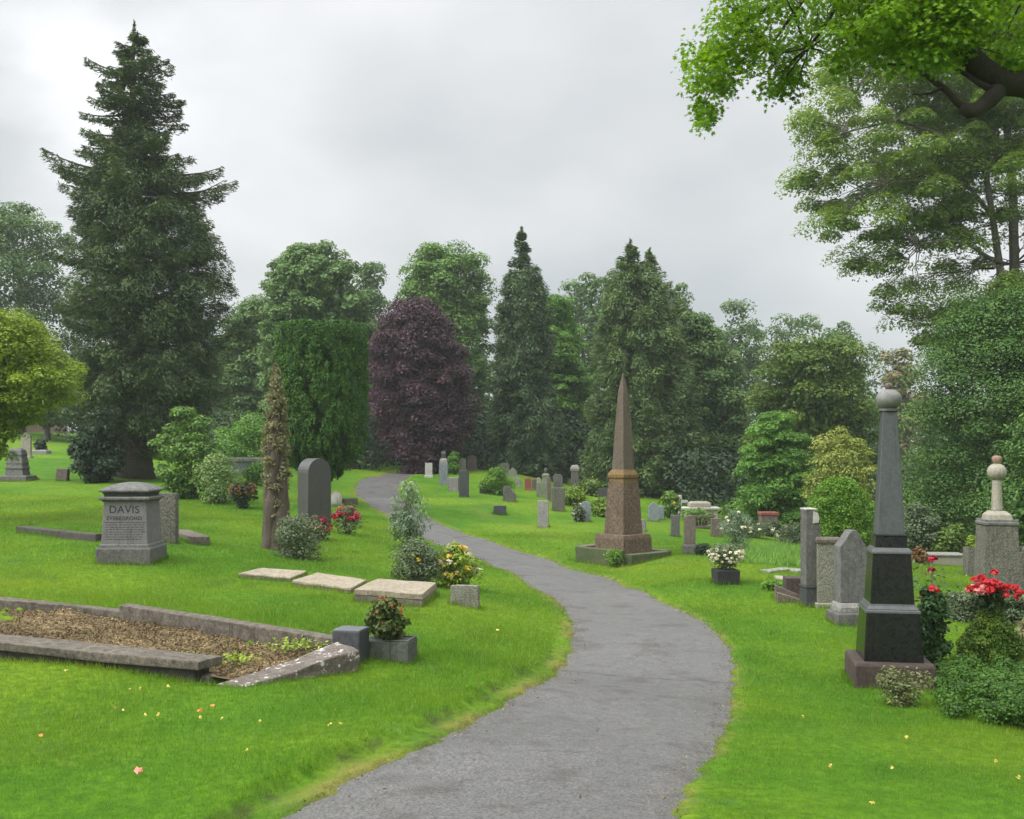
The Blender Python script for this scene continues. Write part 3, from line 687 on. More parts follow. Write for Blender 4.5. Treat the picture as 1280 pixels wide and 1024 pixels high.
# tall airy ash on the right
def ash():
    d=40; base=gp(1262,d); t=thing('ash_tree','tall airy tree with bare forked trunks and feathery sprays above the dense right tree','tree',base)
    prof=[(-60,1120,1420),(20,1040,1440),(80,1010,1450),(130,990,1460),(180,978,1470),(215,976,1470),(245,988,1470),(300,992,1460),(335,1050,1450),(370,1085,1430),(405,1110,1400),(425,1118,1300)]
    C,S=solid_clumps(prof,d,900,.75,.6,.95,.45)
    # leave windows round the bare trunks
    pxc=C[:,0]/C[:,1]*F+640; pyc=HZ-(C[:,2]-CAMZ)/C[:,1]*F
    keep=~((pxc>1210)&(pyc>205)&(pyc<375)&(rng.random(len(C))<.66)); keep&=~((pxc>1060)&(pyc>300)&(pyc<350)&(pxc<1230)&(rng.random(len(C))<.35))
    C,S=C[keep],S[keep]
    P,Nn,ci=clump_leaves(C,S,440,.42,.4,.9,.8)
    rn=np.clip(rng.random(len(C))[ci]*.5+rng.random(len(P))*.5,0,1)
    link('crown',npmesh('crown',kites(P-np.array(base),Nn,.135*rng.uniform(.6,1.3,len(P)),.5),4,{'rnd':rn}),L['ash'],t)
    mb=MB()
    def P3(px,py,dd): return Vector((xat(px,dd),dd,zat(py,dd)))-base
    def poly(pts,r0,r1):
        q=[P3(*p) for p in pts]; mb.tube(q,[r0+(r1-r0)*i/(len(q)-1) for i in range(len(q))],9); return q
    st=[]
    st+=poly([(1262,720,40),(1262,560,40),(1266,420,40),(1268,330,40),(1266,240,40),(1258,150,40),(1245,60,40),(1235,-20,40)],.25,.08)
    st+=poly([(1262,560,40.1),(1256,420,39.6),(1250,335,39.4),(1242,280,39.2),(1232,215,39),(1215,140,38.8),(1195,70,38.6)],.17,.06)
    a=poly([(1254,330,39.4),(1235,322,39),(1215,308,38.8),(1185,300,38.5),(1150,305,38.3)],.10,.03); st+=a
    st+=poly([(1240,270,39.2),(1210,232,39),(1160,218,38.6),(1110,230,38)],.09,.03)
    st+=poly([(1215,308,38.8),(1206,290,38.9),(1190,278,39)],.05,.02)
    st+=poly([(1262,215,40),(1300,170,40),(1350,130,40)],.12,.04)
    st+=poly([(1232,215,39),(1180,170,38.5),(1120,150,38),(1060,165,37.6)],.09,.025)
    st+=poly([(1215,140,38.8),(1160,100,38.6),(1090,95,38)],.08,.025)
    for i in range(len(C)):
        c=Vector(C[i])-base
        s=min(st,key=lambda p:(p-c).length+max(0,p.z-c.z)*.6)
        if (s-c).length<4.5: limb(mb,s,c,.024,.008,.06,5,.14)
    mb.build('trunk',M['bark_grey'],t,smooth=True)
ash()

# overhanging maple branch, trunk outside the frame
def maple():
    base=Vector((7.2,9.6,h(7.2,9.6))); t=thing('maple_tree','near maple whose dark limb and bright leaves hang in from the top right corner','tree',base)
    mb=MB()
    def P3(px,py,dd): return Vector((xat(px,dd),dd,zat(py,dd)))-base
    def poly(pts,r0,r1,n=9):
        q=[P3(*p) for p in pts]; mb.tube(q,[r0+(r1-r0)*i/(len(q)-1) for i in range(len(q))],n)
    mb.tube([(0,0,-.3),(0,0,.6),(.05,0,2),(0,0,4),(.1,0.1,6.2),(0,.2,8)],[.5,.36,.3,.26,.2,.12],14)
    poly([(1640,70,9.6),(1500,95,9.4),(1380,108,9.2),(1290,106,9),(1256,104,9),(1225,85,9),(1200,55,9),(1175,10,9),(1150,-60,9.1)],.13,.085,12)
    poly([(1262,104,9),(1248,112,9),(1236,125,8.9),(1226,134,8.9),(1212,139,8.8),(1200,134,8.8)],.085,.05,12)
    poly([(1212,138,8.8),(1196,128,8.8),(1180,110,8.8),(1160,95,8.8),(1140,85,8.9),(1110,80,9)],.035,.012)
    poly([(1178,110,8.8),(1160,116,8.7),(1140,117,8.7)],.015,.006)
    poly([(1236,112,8.9),(1222,104,8.95),(1205,92,9),(1190,84,9.1)],.03,.012)
    poly([(1175,10,9),(1120,-20,9),(1050,-15,9.2),(985,-5,9.4),(930,30,9.5),(900,70,9.6)],.05,.01)
    poly([(1010,-8,9.3),(990,20,9.4),(960,60,9.4),(930,90,9.5)],.02,.006)
    poly([(1050,-15,9.2),(1040,20,9.2),(1010,60,9.2),(985,95,9.2)],.02,.006)
    poly([(1300,100,9),(1300,40,9),(1290,-10,9.2)],.04,.015)
    # leaf sprays: pixel, depth, radius in metres, leaf count
    SP=[]
    def area(x0,x1,y0,y1,n,r=.2,dd=(8.6,10)):
        for _ in range(n): SP.append((random.uniform(x0,x1),random.uniform(y0,y1),random.uniform(*dd),r*random.uniform(.7,1.2)))
    area(885,960,-20,55,30,.15); area(856,900,58,84,9,.09); area(885,955,55,98,16,.12); area(868,905,88,120,9,.09); area(872,890,118,162,8,.06); area(895,915,100,135,5,.06)
    area(950,1040,-20,45,24,.16); area(948,1005,50,105,18,.12); area(958,1000,98,120,7,.08)
    area(1030,1110,-20,75,34); area(1040,1130,30,85,16,.2); area(1100,1220,-30,55,70,.22,(8.4,9.4)); area(1130,1200,40,78,22,.17,(8.4,9.2))
    area(1220,1300,-20,25,10,.15); area(1225,1330,30,80,12,.18); area(1245,1330,60,92,9,.13)
    area(1300,1700,-60,90,60,.3,(8.6,10.5)); area(900,1500,-200,-30,150,.32,(8.4,11))
    C=np.array([(xat(a,c),c,zat(b,c)) for a,b,c,r in SP]); S=np.array([s[3] for s in SP])
    left=np.array([s[0]<1040 and s[1]>-40 for s in SP]); S=np.where(left,S*1.45,S)
    P,Nn,ci=clump_leaves(C,S,84,.7,.25,.8,.9); P+=rng.normal(0,.03,P.shape)
    ok=~(left[ci]&(rng.random(len(P))<.42)); P,Nn,ci=P[ok],Nn[ok],ci[ok]; n=len(P)
    rn=np.clip(rng.random(len(C))[ci]*.5+rng.random(n)*.5,0,1)
    # five lobed leaves
    ang=np.array([-90,-62,-15,6,38,58,90,122,142,174,195,242])*PI/180
    rad=np.array([.42,.16,.44,.22,.52,.27,.58,.27,.52,.22,.44,.16])
    Nn=unit(Nn); r=rng.normal(size=(n,3)); tt=unit(r-Nn*(r*Nn).sum(1,keepdims=True)); bb=np.cross(Nn,tt)
    sz=.052*rng.uniform(.65,1.35,n)
    V=(P-np.array(base))[:,None,:]+sz[:,None,None]*rad[None,:,None]*(np.cos(ang)[None,:,None]*bb[:,None,:]+np.sin(ang)[None,:,None]*tt[:,None,:])
    V=V-Nn[:,None,:]*(sz[:,None]*(np.abs(np.cos(ang))*rad)[None]*.25)[...,None]
    link('crown',npmesh('crown',V.reshape(-1,3),12,{'rnd':rn}),L['maple'],t)
    for i in range(0,len(C),2):
        c=Vector(C[i])-base
        if C[i,2]<zat(-40,9): 
            k=random.choice([(1175,10,9),(1050,-15,9.2),(985,-5,9.4),(960,60,9.4),(1010,60,9.2),(1200,55,9),(930,30,9.5),(1290,-10,9.2)])
            k=min([(1175,10,9),(1120,-20,9),(1050,-15,9.2),(985,-5,9.4),(960,60,9.4),(1010,60,9.2),(1200,55,9),(930,30,9.5),(900,70,9.6),(1290,-10,9.2),(1300,40,9)],key=lambda q:(P3(*q)-c).length)
            if (P3(*k)-c).length<1.0: limb(mb,P3(*k),c,.008,.004,.05,4,.08)
    mb.build('trunk',M['bark_dark'],t,smooth=True,rough=.012,cuts=1)
maple()

# left edge: golden green maple, small orchard tree, laurel
tree('golden_tree','yellow green layered tree leaning in at the left edge','tree',26,
 [(386,-40,40),(398,-70,72),(425,-90,80),(455,-100,100),(470,-100,112),(490,-100,100),(510,-95,70),(540,-85,28),(570,-70,12)],'gold',170,.42,52000,.075,-30,.2,flat=.4,droop=.3,up=.9,shell=.5)
tree('lawn_tree','tree with a bare grey trunk on the far left lawn','tree',68,
 [(455,30,90),(480,10,115),(510,8,118),(527,20,108)],'green',60,.6,8000,.2,59,.22,'bark_grey',top=470,limbs=8)
shrub('laurel_bush','dark glossy bush at the foot of the tall conifer',122,592,64,66,'darkshrub',7000,.14,d=39.5,csf=.22)
tree('yew_column','flat topped clipped yew column, vivid dark green, behind the black arched headstone','tree',36,
 [(403,360,445),(406,346,456),(420,344,459),(480,343,460),(540,344,459),(562,350,455),(582,366,438),(600,382,420)],'yew',900,.135,150000,.066,400,.16,df=.95,flat=2.3,shell=.05,T=np.array([0,0,1.]),tmix=.45,asp=.55,up=.25,limbs=4,inner=.35,var=.4,grp=.3)
# ivy clad stump in front of it
def ivy_stump():
    g=at(345,686); d=g.y; s=d/F; t=thing('tree_stump','gnarled narrow dead trunk topped with tan ivy, left of the arched headstone','tree stump',g)
    mb=MB()
    H=(686-520)*s
    for k in range(5):
        a=k*1.3; pts=[];rad=[]
        for i in range(12):
            q=i/11; rr=(.17*(1-q)**.6+.06)*(1.25 if i==0 else 1); pts.append((math.cos(a+q*1.2)*rr*.8+(345-345)*s,math.sin(a+q*1.2)*rr*.8,-.2+q*H*1.1)); rad.append((.15*(1-.55*q))*(1+.16*math.sin(i*2.1+k*2)))
        mb.tube(pts,rad,9)
    mb.tube([(0,0,-.2),(.01,0,.25),(0,.01,.7),(0,0,1.4),(0,0,2.2),(0,0,3.0)],[.36,.27,.23,.18,.12,.05],10)
    mb.build('trunk',M['bark_ivy'],t,smooth=True,rough=.02,cuts=1)
    prof=[(454,343,347),(475,338,353),(510,333,358),(545,328,364),(575,325,366),(600,326,364),(625,332,360),(668,331,361)]
    C,S=solid_clumps(prof,d,170,.11,1,.5); P,Nn,ci=clump_leaves(C,S,80,1.1,0,.3,.8)
    link('ivy',npmesh('ivy',kites(P-np.array(g),Nn,.055*rng.uniform(.6,1.4,len(P)),.6),4,{'rnd':np.clip(rng.random(len(C))[ci]*.5+rng.random(len(P))*.5,0,1)}),L['tan'],t)
ivy_stump()

# far backdrop of woodland, too far to part into trees
def wood():
    n=520; x=rng.uniform(-95,95,n); y=rng.uniform(104,128,n); g=hb(x,y); H=rng.uniform(5,10.5,n)
    C=[];S=[]
    for i in range(n):
        k=7
        for j in range(k):
            C.append((x[i]+rng.normal(0,1.3),y[i]+rng.normal(0,1.3),g[i]+H[i]*(.08+.9*j/k))); S.append(1.7*(1-.4*j/k))
    C=np.array(C);S=np.array(S); P,Nn,ci=clump_leaves(C,S,22,.8,0,.5,.8)
    prop(link('woodland',npmesh('woodland',kites(P,Nn,.75*rng.uniform(.6,1.3,len(P)),.6),4,{'rnd':np.clip(rng.random(len(C))[ci]*.5+rng.random(len(P))*.5,0,1)}),L['dense']),'far off dark green wood behind all the trees',None,None,'stuff')
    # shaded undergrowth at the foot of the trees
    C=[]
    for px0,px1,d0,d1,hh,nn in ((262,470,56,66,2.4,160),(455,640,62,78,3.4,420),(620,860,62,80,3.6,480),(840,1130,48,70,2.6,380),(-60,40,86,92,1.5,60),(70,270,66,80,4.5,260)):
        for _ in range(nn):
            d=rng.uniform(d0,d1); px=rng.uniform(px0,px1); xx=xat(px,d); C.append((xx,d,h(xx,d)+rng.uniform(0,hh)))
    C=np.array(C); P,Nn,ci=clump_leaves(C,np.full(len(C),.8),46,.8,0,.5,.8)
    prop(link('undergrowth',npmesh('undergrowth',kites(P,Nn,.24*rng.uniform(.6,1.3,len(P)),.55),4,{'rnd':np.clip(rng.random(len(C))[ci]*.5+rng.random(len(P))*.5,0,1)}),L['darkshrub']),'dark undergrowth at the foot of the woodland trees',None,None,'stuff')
wood()
# ------------------------------------------------------------------ stones and monuments
def outline(shape, w, hh):
    a=w/2
    if shape=='flat': return [(-a,0),(a,0),(a,hh),(-a,hh)]
    if shape=='round':
        k=[(a*math.cos(q),hh-a+a*math.sin(q)) for q in np.linspace(0,PI,15)]; return [(-a,0),(a,0)]+k
    if shape=='lowround':
        r=.3*w; k=[(a*math.cos(q),hh-r+r*math.sin(q)) for q in np.linspace(0,PI,15)]; return [(-a,0),(a,0)]+k
    if shape=='gable': return [(-a,0),(a,0),(a,hh-.42*w),(a*.12,hh),(-a*.12,hh),(-a,hh-.42*w)]
    if shape=='shoulder':
        r=.62*a; k=[(r*math.cos(q),hh-r+r*math.sin(q)) for q in np.linspace(0,PI,13)]; return [(-a,0),(a,0),(a,hh-r),]+k+[(-a,hh-r)]
    if shape=='slope': return [(-a,0),(a,0),(a,hh*.45),(a*.6,hh*.6),(-a*.3,hh),(-a,hh*.9)]
    if shape=='ogee':
        return [(-a,0),(a,0),(a,hh-.35*w),(a*.7,hh-.3*w),(a*.45,hh-.1*w),(0,hh),(-a*.45,hh-.1*w),(-a*.7,hh-.3*w),(-a,hh-.35*w)]
def headstone(name, label, px, py, wpx, hpx, shape, mat, cat='headstone', t=.13, rot=0, base=.12, group=None, d=None, base_mat=None, lean=0, rough=0, cap=None, tz=None):
    g=at(px,py) if d is None else gp(px,d); s=g.y/F; W=wpx*s; H=hpx*s
    th=thing(name,label,cat,g,group,rot)
    if lean: th.rotation_euler=(0,lean,rot)
    zb=0
    if base:
        MB().loft([(-.2,W*.6,t*.95),(base*.85,W*.6,t*.95),(base,W*.56,t*.85)]).build('base',M[base_mat or mat],th,bevel=.012); zb=base
    MB().extrude([(x,z+zb-(.25 if not base and z==0 else 0)) for x,z in outline(shape,W,H-zb)],t).build('slab',M[mat],th,bevel=min(.015,t*.1),rough=rough)
    if cap: MB().loft([(H-.01,W*.56,t*.75),(H+.05,W*.58,t*.8),(H+.09,W*.5,t*.6)]).build('cap',M[cap],th,bevel=.008)
    return th

# --- the tomb with the carved name
def name_tomb():
    d=18.7; g=gp(165,d+.45); s=d/F
    t=thing('pedestal_tomb','squat grey pedestal tomb with domed cap and carved name, front left lawn','tomb',g)
    k=s
    MB().loft([(-.4,.475,.46),(.24,.475,.46),(.27,.46,.445)]).build('plinth',M['grey_mid'],t,bevel=.012)
    MB().loft([(.268,.435,.42),(.31,.43,.415),(.335,.405,.39)]).build('base_moulding',M['granite'],t,bevel=.006)
    MB().loft([(.333,.405,.385),(1.06,.37,.35)]).build('die',M['davis_front'],t,bevel=.01)
    MB().loft([(1.058,.38,.36),(1.085,.40,.38),(1.10,.44,.42),(1.135,.44,.42),(1.15,.42,.40)]).build('cornice',M['granite'],t,bevel=.005)
    MB().loft([(1.148,.36,.34),(1.20,.375,.355),(1.235,.405,.385)]).build('neck',M['dark'],t,bevel=.006)  # shade of the recess below the cap put in by a darker stone colour
    dome=[(1.233,.43,.41),(1.258,.435,.415)]
    for zz,q in ((.012,.975),(.035,.90),(.065,.76),(.095,.58),(.118,.40),(.134,.20),(.139,.04)): dome.append((1.258+zz,.435*q,.415*q))
    MB().loft(dome).build('domed_cap',M['granite'],t)
    # carved lettering lies on the sloping face
    def letters(txt,size,z,dy,part):
        cu=bpy.data.curves.new(part,'FONT'); cu.body=txt; cu.size=size; cu.extrude=.003; cu.align_x='CENTER'; cu.space_character=1.08
        tmp=bpy.data.objects.new('tmp_text',cu); COL.objects.link(tmp)
        me=bpy.data.meshes.new_from_object(tmp.evaluated_get(bpy.context.evaluated_depsgraph_get())); bpy.data.objects.remove(tmp)
        me.materials.clear()
        o=link(part,me,M['bronze'],t); sl=math.atan2(.035,.727)
        o.location=(-.01,-(.385-(z-.333)*.0481)-.001,z); o.rotation_euler=(PI/2-sl*1,0,0)
    bpy.context.view_layer.update()
    letters("DAVIS",.185,.865,0,'carved_name')
    letters("EVEBEISROHD",.092,.745,0,'carved_line')
    mb=MB()
    rr=random.Random(4)
    mb.box(0,-(.385-(.705-.333)*.0481)-.001,.70,.74,.006,.01)
    for i in range(7):
        z=.655-.042*i; x=-.33
        while x<.31:
            w=rr.uniform(.02,.07); mb.box(x+w/2,-(.385-(z-.333)*.0481)-.0005,z,w,.004,.014); x+=w+rr.uniform(.012,.03)
    mb.build('worn_inscription',M['dark'],t)
name_tomb()
headstone('headstone','dark mottled headstone standing just behind the domed pedestal tomb',210,676,24,62,'flat','rubble',rot=-.1,t=.16,base=0,d=21)
def low_kerb(name,label,pts,w,hh,mat,cat='grave kerb',group=None,rough=.012,sink=.12,parts='kerb'):
    q=[at(*p) for p in pts]; c=q[0]; t=thing(name,label,cat,c,group)
    for a,b in zip(q[:-1],q[1:]):
        d=(b-a).normalized(); n=Vector((-d.y,d.x,0))*w/2
        P=[a-n,b-n,b+n,a+n]; v=[p-c+Vector((0,0,-sink)) for p in P]+[p-c+Vector((0,0,hh)) for p in P]
        MB().add(v,[[3,2,1,0],[4,5,6,7],[0,1,5,4],[1,2,6,5],[2,3,7,6],[3,0,4,7]]).build(parts,M[mat],t,bevel=.02,rough=rough)
    return t
low_kerb('stone_kerb','low mossy stone kerb sunk in the grass left of the domed pedestal tomb',[(26,666),(80,672),(126,677)],.22,.14,'kerb_dark')
low_kerb('stone_kerb.001','short pale kerb end in the grass right of the domed pedestal tomb',[(222,672),(252,682)],.34,.17,'kerb')

# --- the kerbed gravel grave in front
def grave():
    O=guv(0,0); oz=h(*O); t=thing('kerbed_grave','large kerbed grave filled with bark chips, nearest on the left','grave',(O.x,O.y,oz))
    def W(u,v,z): p=guv(u,v)-O; return (p.x,p.y,z-oz)
    def bar(pts,name,mat,bevel=.015,rough=.006,cuts=4):
        # pts: eight (u,v,z): bottom four then top four
        MB().add([W(*p) for p in pts],[[3,2,1,0],[4,5,6,7],[0,1,5,4],[1,2,6,5],[2,3,7,6],[3,0,4,7]]).build(name,M[mat],t,bevel=bevel,rough=rough,cuts=cuts)
    # front wall and its coping, rising with the slope to the left
    bar([(.18,.06,-.25),(7,.06,0),(7,.30,0),(.18,.30,-.25),(.18,.06,.17),(7,.06,.34),(7,.30,.34),(.18,.30,.17)],'front_wall','kerb_dark',.015,.02)
    bar([(.10,-.02,.165),(3.1,-.02,.235),(3.1,.40,.235),(.10,.40,.165),(.10,-.02,.255),(3.1,-.02,.325),(3.1,.40,.325),(.10,.40,.255)],'coping','kerb',.015,.013)
    bar([(3.12,-.01,.237),(7,-.01,.335),(7,.40,.335),(3.12,.40,.237),(3.12,-.01,.325),(7,-.01,.42),(7,.40,.42),(3.12,.40,.325)],'coping','kerb',.015,.013)
    bar([(.02,.05,-.2),(.16,.08,-.2),(.16,.32,-.2),(.02,.34,-.2),(.04,.08,.09),(.15,.10,.11),(.15,.30,.11),(.03,.32,.09)],'broken_stone','kerb_dark',.03,.015)
    # right kerb: broad, tapering down to the grass
    bar([(-.36,.10,-.3),(.02,.05,-.3),(-.52,1.74,-.3),(-.92,1.50,-.3),(-.34,.11,.015),(-.02,.07,.03),(-.53,1.72,.20),(-.90,1.50,.19)],'side_kerb','kerb_light',.02,.02)
    # back kerb: low left length, raised right length
    bar([(-.45,1.85,-.2),(3.0,2.38,-.1),(3.0,2.58,-.1),(-.45,2.05,-.2),(-.45,1.85,.21),(3.0,2.38,.37),(3.0,2.58,.37),(-.45,2.05,.21)],'back_kerb','kerb',.015,.013)
    bar([(3.004,2.40,-.1),(8,2.45,-.05),(8,2.65,-.05),(3.004,2.60,-.1),(3.004,2.40,.28),(8,2.45,.44),(8,2.65,.44),(3.004,2.60,.28)],'back_kerb','kerb',.015,.013)
    # chips: a bumpy bed with thousands of loose pieces on it
    def gz(u,v): return .035+.035*np.clip(u,0,4)+.02*np.sin(u*3.1+v)+.018*np.sin(u*1.3-v*4)+.02*np.sin(v*2.7+1)+.014*np.sin(u*9+v*5)+.012*np.sin(v*13-u*6)
    nu,nv=90,34; U,Vv=np.meshgrid(np.linspace(-.75,7.5,nu),np.linspace(0,1,nv)); vb=np.interp(U,[-.75,-.45,3,8],[1.6,1.9,2.42,2.5]); vf=np.interp(U,[-.75,-.02,.2],[1.45,.12,.2]); Vv=vf+(vb-vf)*Vv; Zg=gz(U,Vv)+.03*rng.random(U.shape)
    xy=np.array(O)[None,None]+U[...,None]*np.array(GU)+Vv[...,None]*np.array(GV)
    i0=np.arange(nu*nv).reshape(nv,nu); fc=np.stack([i0[:-1,:-1],i0[:-1,1:],i0[1:,1:],i0[1:,:-1]],-1).reshape(-1,4)[:,::-1]
    bed=link('chip_bed',npmesh('chip_bed',np.c_[xy.reshape(-1,2)-np.array(O),Zg.ravel()-oz],4,{'rnd':rng.random(nu*nv)*.6},fc),L['chip'],t)
    n=44000; u=rng.uniform(-.7,6.2,n); vb=np.interp(u,[-.75,-.45,3,8],[1.6,1.88,2.39,2.45]); vf=np.interp(u,[-.75,-.02,.2],[1.45,.2,.36]); v=vf+(vb-vf)*rng.random(n); xy=np.array(O)+u[:,None]*np.array(GU)+v[:,None]*np.array(GV)
    P=np.c_[xy-np.array(O),gz(u,v)+rng.uniform(.01,.045,n)-oz]
    dk=np.clip(.5+.5*np.sin(u*2.3+v*3)+.4*np.sin(u*6-v*4.2),0,1)
    lk=link('loose_chips',npmesh('loose_chips',kites(P,rng.normal(size=(n,3))*.55+np.array([0,0,1]),rng.uniform(.016,.05,n),.42),4,{'rnd':rng.random(n)*(.35+.65*dk)}),L['chip'],t); lk['kind']='stuff'
grave()
def weeds(name,label,u0,v0,n,r):
    c=guv(u0,v0); g=Vector((c.x,c.y,h(c.x,c.y)+.05)); t=thing(name,label,'weeds',g)
    P=rng.normal(size=(n,3))*np.array([r,r,.03])+np.array([0,0,.05]); link('leaves',npmesh('leaves',kites(P,rng.normal(size=(n,3))*.6+np.array([0,0,1]),.045*rng.uniform(.6,1.3,n),.6),4,{'rnd':rng.random(n)}),L['gold'],t)
weeds('weed_clump','yellow green weeds among the chips by the broad side kerb',.15,.75,160,.10)
weeds('weed_clump.001','loose weeds along the back kerb beside the slate vase block',.0,1.72,260,.18)
# slate block and planter
q=guv(-.60,1.90); g=Vector((q.x,q.y,h(q.x,q.y))); t=thing('vase_block','small dark slate flower block on the corner of the kerbed grave','flower block',g,None,-.25); zt=zat(785,q.y)-g.z
MB().loft([(-.2,.165,.15),(zt-.02,.165,.15)]).build('body',M['dark'],t,bevel=.01)
MB().loft([(zt-.021,.165,.15),(zt,.16,.145)]).build('top',M['vase_top'],t,bevel=.008)
g=at(486,822); t=thing('planter','green grey stone trough planter beside the kerbed grave','planter',g,None,-.2); PL=(g.copy(),g.y/F)
MB().loft([(-.15,.30,.19),(.22,.295,.185)]).build('trough',M['planter'],t,bevel=.015,rough=.006)
MB().box(.14,-.165,.222,.30,.03,.012).box(.14,.165,.222,.30,.03,.012).box(.276,0,.222,.03,.30,.012).build('rim',M['planter'],t,bevel=.004)
g=PL[0]; shrub('planter_shrub','bronze green shrub growing out of the stone trough planter',0,0,60,48,'pot',2300,.05,'potted shrub',loc=(g.x-.03,g.y,g.z+.22),csf=.2,nclump=30,prof=[(0,.3),(.2,.8),(.4,1.),(.62,.7),(.85,.4),(1,.18)],asp=.75)
# ledger slabs
def ledger(name,label,corners,hh):
    off=hh*F/16.5; q=[at(px,py+off) for px,py in corners]; g=sum(q,Vector())/4; t=thing(name,label,'ledger slab',g,'flat buff ledger slabs in a row')
    def ring(k,z): return [((p.x-g.x)*k,(p.y-g.y)*k,p.z-g.z+z) for p in q]
    def solid(k0,z0,k1,z1): 
        return MB().add(ring(k0,z0)+ring(k1,z1),[[3,2,1,0],[4,5,6,7],[0,1,5,4],[1,2,6,5],[2,3,7,6],[3,0,4,7]])
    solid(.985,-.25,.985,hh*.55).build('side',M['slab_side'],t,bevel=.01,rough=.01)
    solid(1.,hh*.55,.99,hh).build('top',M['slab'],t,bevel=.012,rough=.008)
ledger('ledger_slab','flat buff ledger slab, smallest and farthest left of the row of three',[(297,716),(364,722),(384,713),(326,709)],.075)
ledger('ledger_slab.001','flat buff ledger slab, middle one of the row of three',[(364,725),(439,735),(459,724),(396,715)],.10)
ledger('ledger_slab.002','thick buff ledger slab, right end of the row and tallest side',[(442,737),(528,743),(546,727),(472,722)],.20)
# mottled tablet by the yellow flowers
headstone('stone_tablet','small mottled pale tablet in the grass below the yellow flowers',581,758,36,26,'flat','lichen',t=.1,rot=-.15,base=0,rough=.01)
shrub('yellow_flower_bush','bush with big yellow and cream blooms beside the path',570,736,56,54,'gold',1800,.07,'flower bush',csf=.26,flowers=[('yellow',14,.07,.2),('creamfl',6,.085,.3),('tan',10,.06,.4)])
shrub('rounded_shrub','low rounded grey green shrub with a few yellow flowers behind the thick ledger slab',520,731,74,50,'greyshrub',4200,.05,csf=.26,flowers=[('yellow',7,.045,.05)])
shrub('silver_shrub','upright silvery shrub standing at the edge of the path',511,688,56,76,'silver',2600,.10,csf=.2,nclump=24,prof=[(0,.4),(.2,.8),(.5,.95),(.75,.7),(1,.3)],T=np.array([0,0,1.]),tmix=.6,asp=.3,inner=.08,flat=1.5)
# plants round the stump and arched headstone
shrub('dark_leafy_shrub','dark leafy shrub at the foot of the gnarled ivy trunk',372,698,72,46,'greyshrub',4200,.05,csf=.24)
shrub('red_bush','low red flowered bush in front of the black arched headstone',398,675,34,27,'darkshrub',900,.06,csf=.3,flowers=[('crimson',26,.075,.45)])
shrub('red_bush.001','red flowered bush right of the black arched headstone',433,668,38,34,'greyshrub',1000,.06,csf=.3,flowers=[('crimson',28,.085,.55)])
def arch():
    g=at(393,655); s=g.y/F; t=thing('arched_headstone','tall honed dark headstone with rounded arch top and thick side','headstone',g,None,.80)
    w=.74;H=(655-573)*s
    MB().extrude([(x,z-(.25 if z==0 else 0)) for x,z in outline('round',w,H)],.48).build('slab',M['arch_dark'],t,bevel=.012)
    MB().extrude([(x*.84,z*.88+.1) for x,z in outline('round',w,H)],.012,-.245).build('face_panel',M['arch_dark'],t,bevel=.004)
arch()
g=at(420,632); t=thing('round_stone','small rounded white stone beside the path bend','stone',g); MB().lathe([(.14,-.1),(.2,.05),(.21,.22),(.17,.36),(.09,.44),(.02,.46)],14).build('boulder',M['white'],t,smooth=True)
low_kerb('stone_edging','short brown stone edging right of the rounded white stone',[(427,631),(444,630)],.25,.2,'brown')
# clipped mushroom bush etc
shrub('mushroom_topiary','small russet topped topiary clipped to a mushroom on a dark stem',304,636,34,31,'darkshrub',2600,.06,'topiary',csf=.2,nclump=44,clip=1.02,prof=[(0,.45),(.3,.55),(.36,1.),(.7,1.),(.9,.9),(1,.6)],flowers=[('russet',150,.05,.55)])
shrub('leafy_shrub','large green leafy shrub left of the flower bed',236,622,92,112,'green',9000,.12,csf=.15,nclump=62,inner=.12,flat=.55,prof=[(0,.35),(.15,.7),(.4,1.),(.6,.9),(.8,.6),(1,.2)])
shrub('pale_bed_shrub','pale feathery shrub at the right foot of the leafy shrub',272,628,58,54,'paleg',3600,.08,csf=.26)
shrub('pale_bed_shrub.001','light green low shrub in front of the grey chest tomb',322,606,44,28,'bright',2400,.1,csf=.26,d=44)
shrub('spreading_shrub','light green spreading shrub above the grey chest tomb',308,592,80,64,'bright',5200,.13,csf=.24,d=52)
def chest(name,label,px,d,w,dep,hh,mat,top,rot=0,group=None):
    g=gp(px,d); t=thing(name,label,'chest tomb',g,group,rot)
    MB().loft([(-.3,w/2*.9,dep/2*.9),(hh*.8,w/2*.9,dep/2*.9)]).build('chest',M[mat],t,bevel=.015)
    MB().loft([(hh*.8,w/2,dep/2),(hh,w/2,dep/2)]).build('lid',M[top],t,bevel=.02)
chest('chest_tomb','grey chest tomb with pale lid half hidden by shrubs left of the ivy trunk',312,48,2.0,1.0,.8,'blue_stone','grey_pale',.25)
# --- far left lawn
def stepped_monument():
    g=at(22,601); s=g.y/F; t=thing('stepped_monument','short stepped stone pillar monument under the golden tree','monument',g)
    H=s
    MB().loft([(-.2,.56,.5),(.16,.52,.46),(.2,.48,.42)]).build('plinth',M['grey_mid'],t,bevel=.02)
    MB().loft([(.199,.34,.32),(.42,.30,.28),(.45,.33,.31),(.6,.28,.27),(.64,.3,.28),(.9,.24,.23),(.94,.26,.25),(1.12,.22,.2),(1.2,.12,.12)]).build('shaft',M['granite'],t,bevel=.012)
stepped_monument()
headstone('headstone.001','pale narrow headstone standing behind the short stepped monument',33,562,12,32,'shoulder','cream',t=.2,base=.12,d=52)
headstone('headstone.002','low leaning grey marker alone on the far left lawn',78,601,14,15,'flat','brown',t=.25,base=0,lean=.08)
shrub('clipped_bush','small dark square clipped bush on a stone tray, far left lawn',51,566,15,15,'darkshrub',1600,.12,csf=.25,d=56,prof=[(0,.9),(.3,1),(1,.9)])
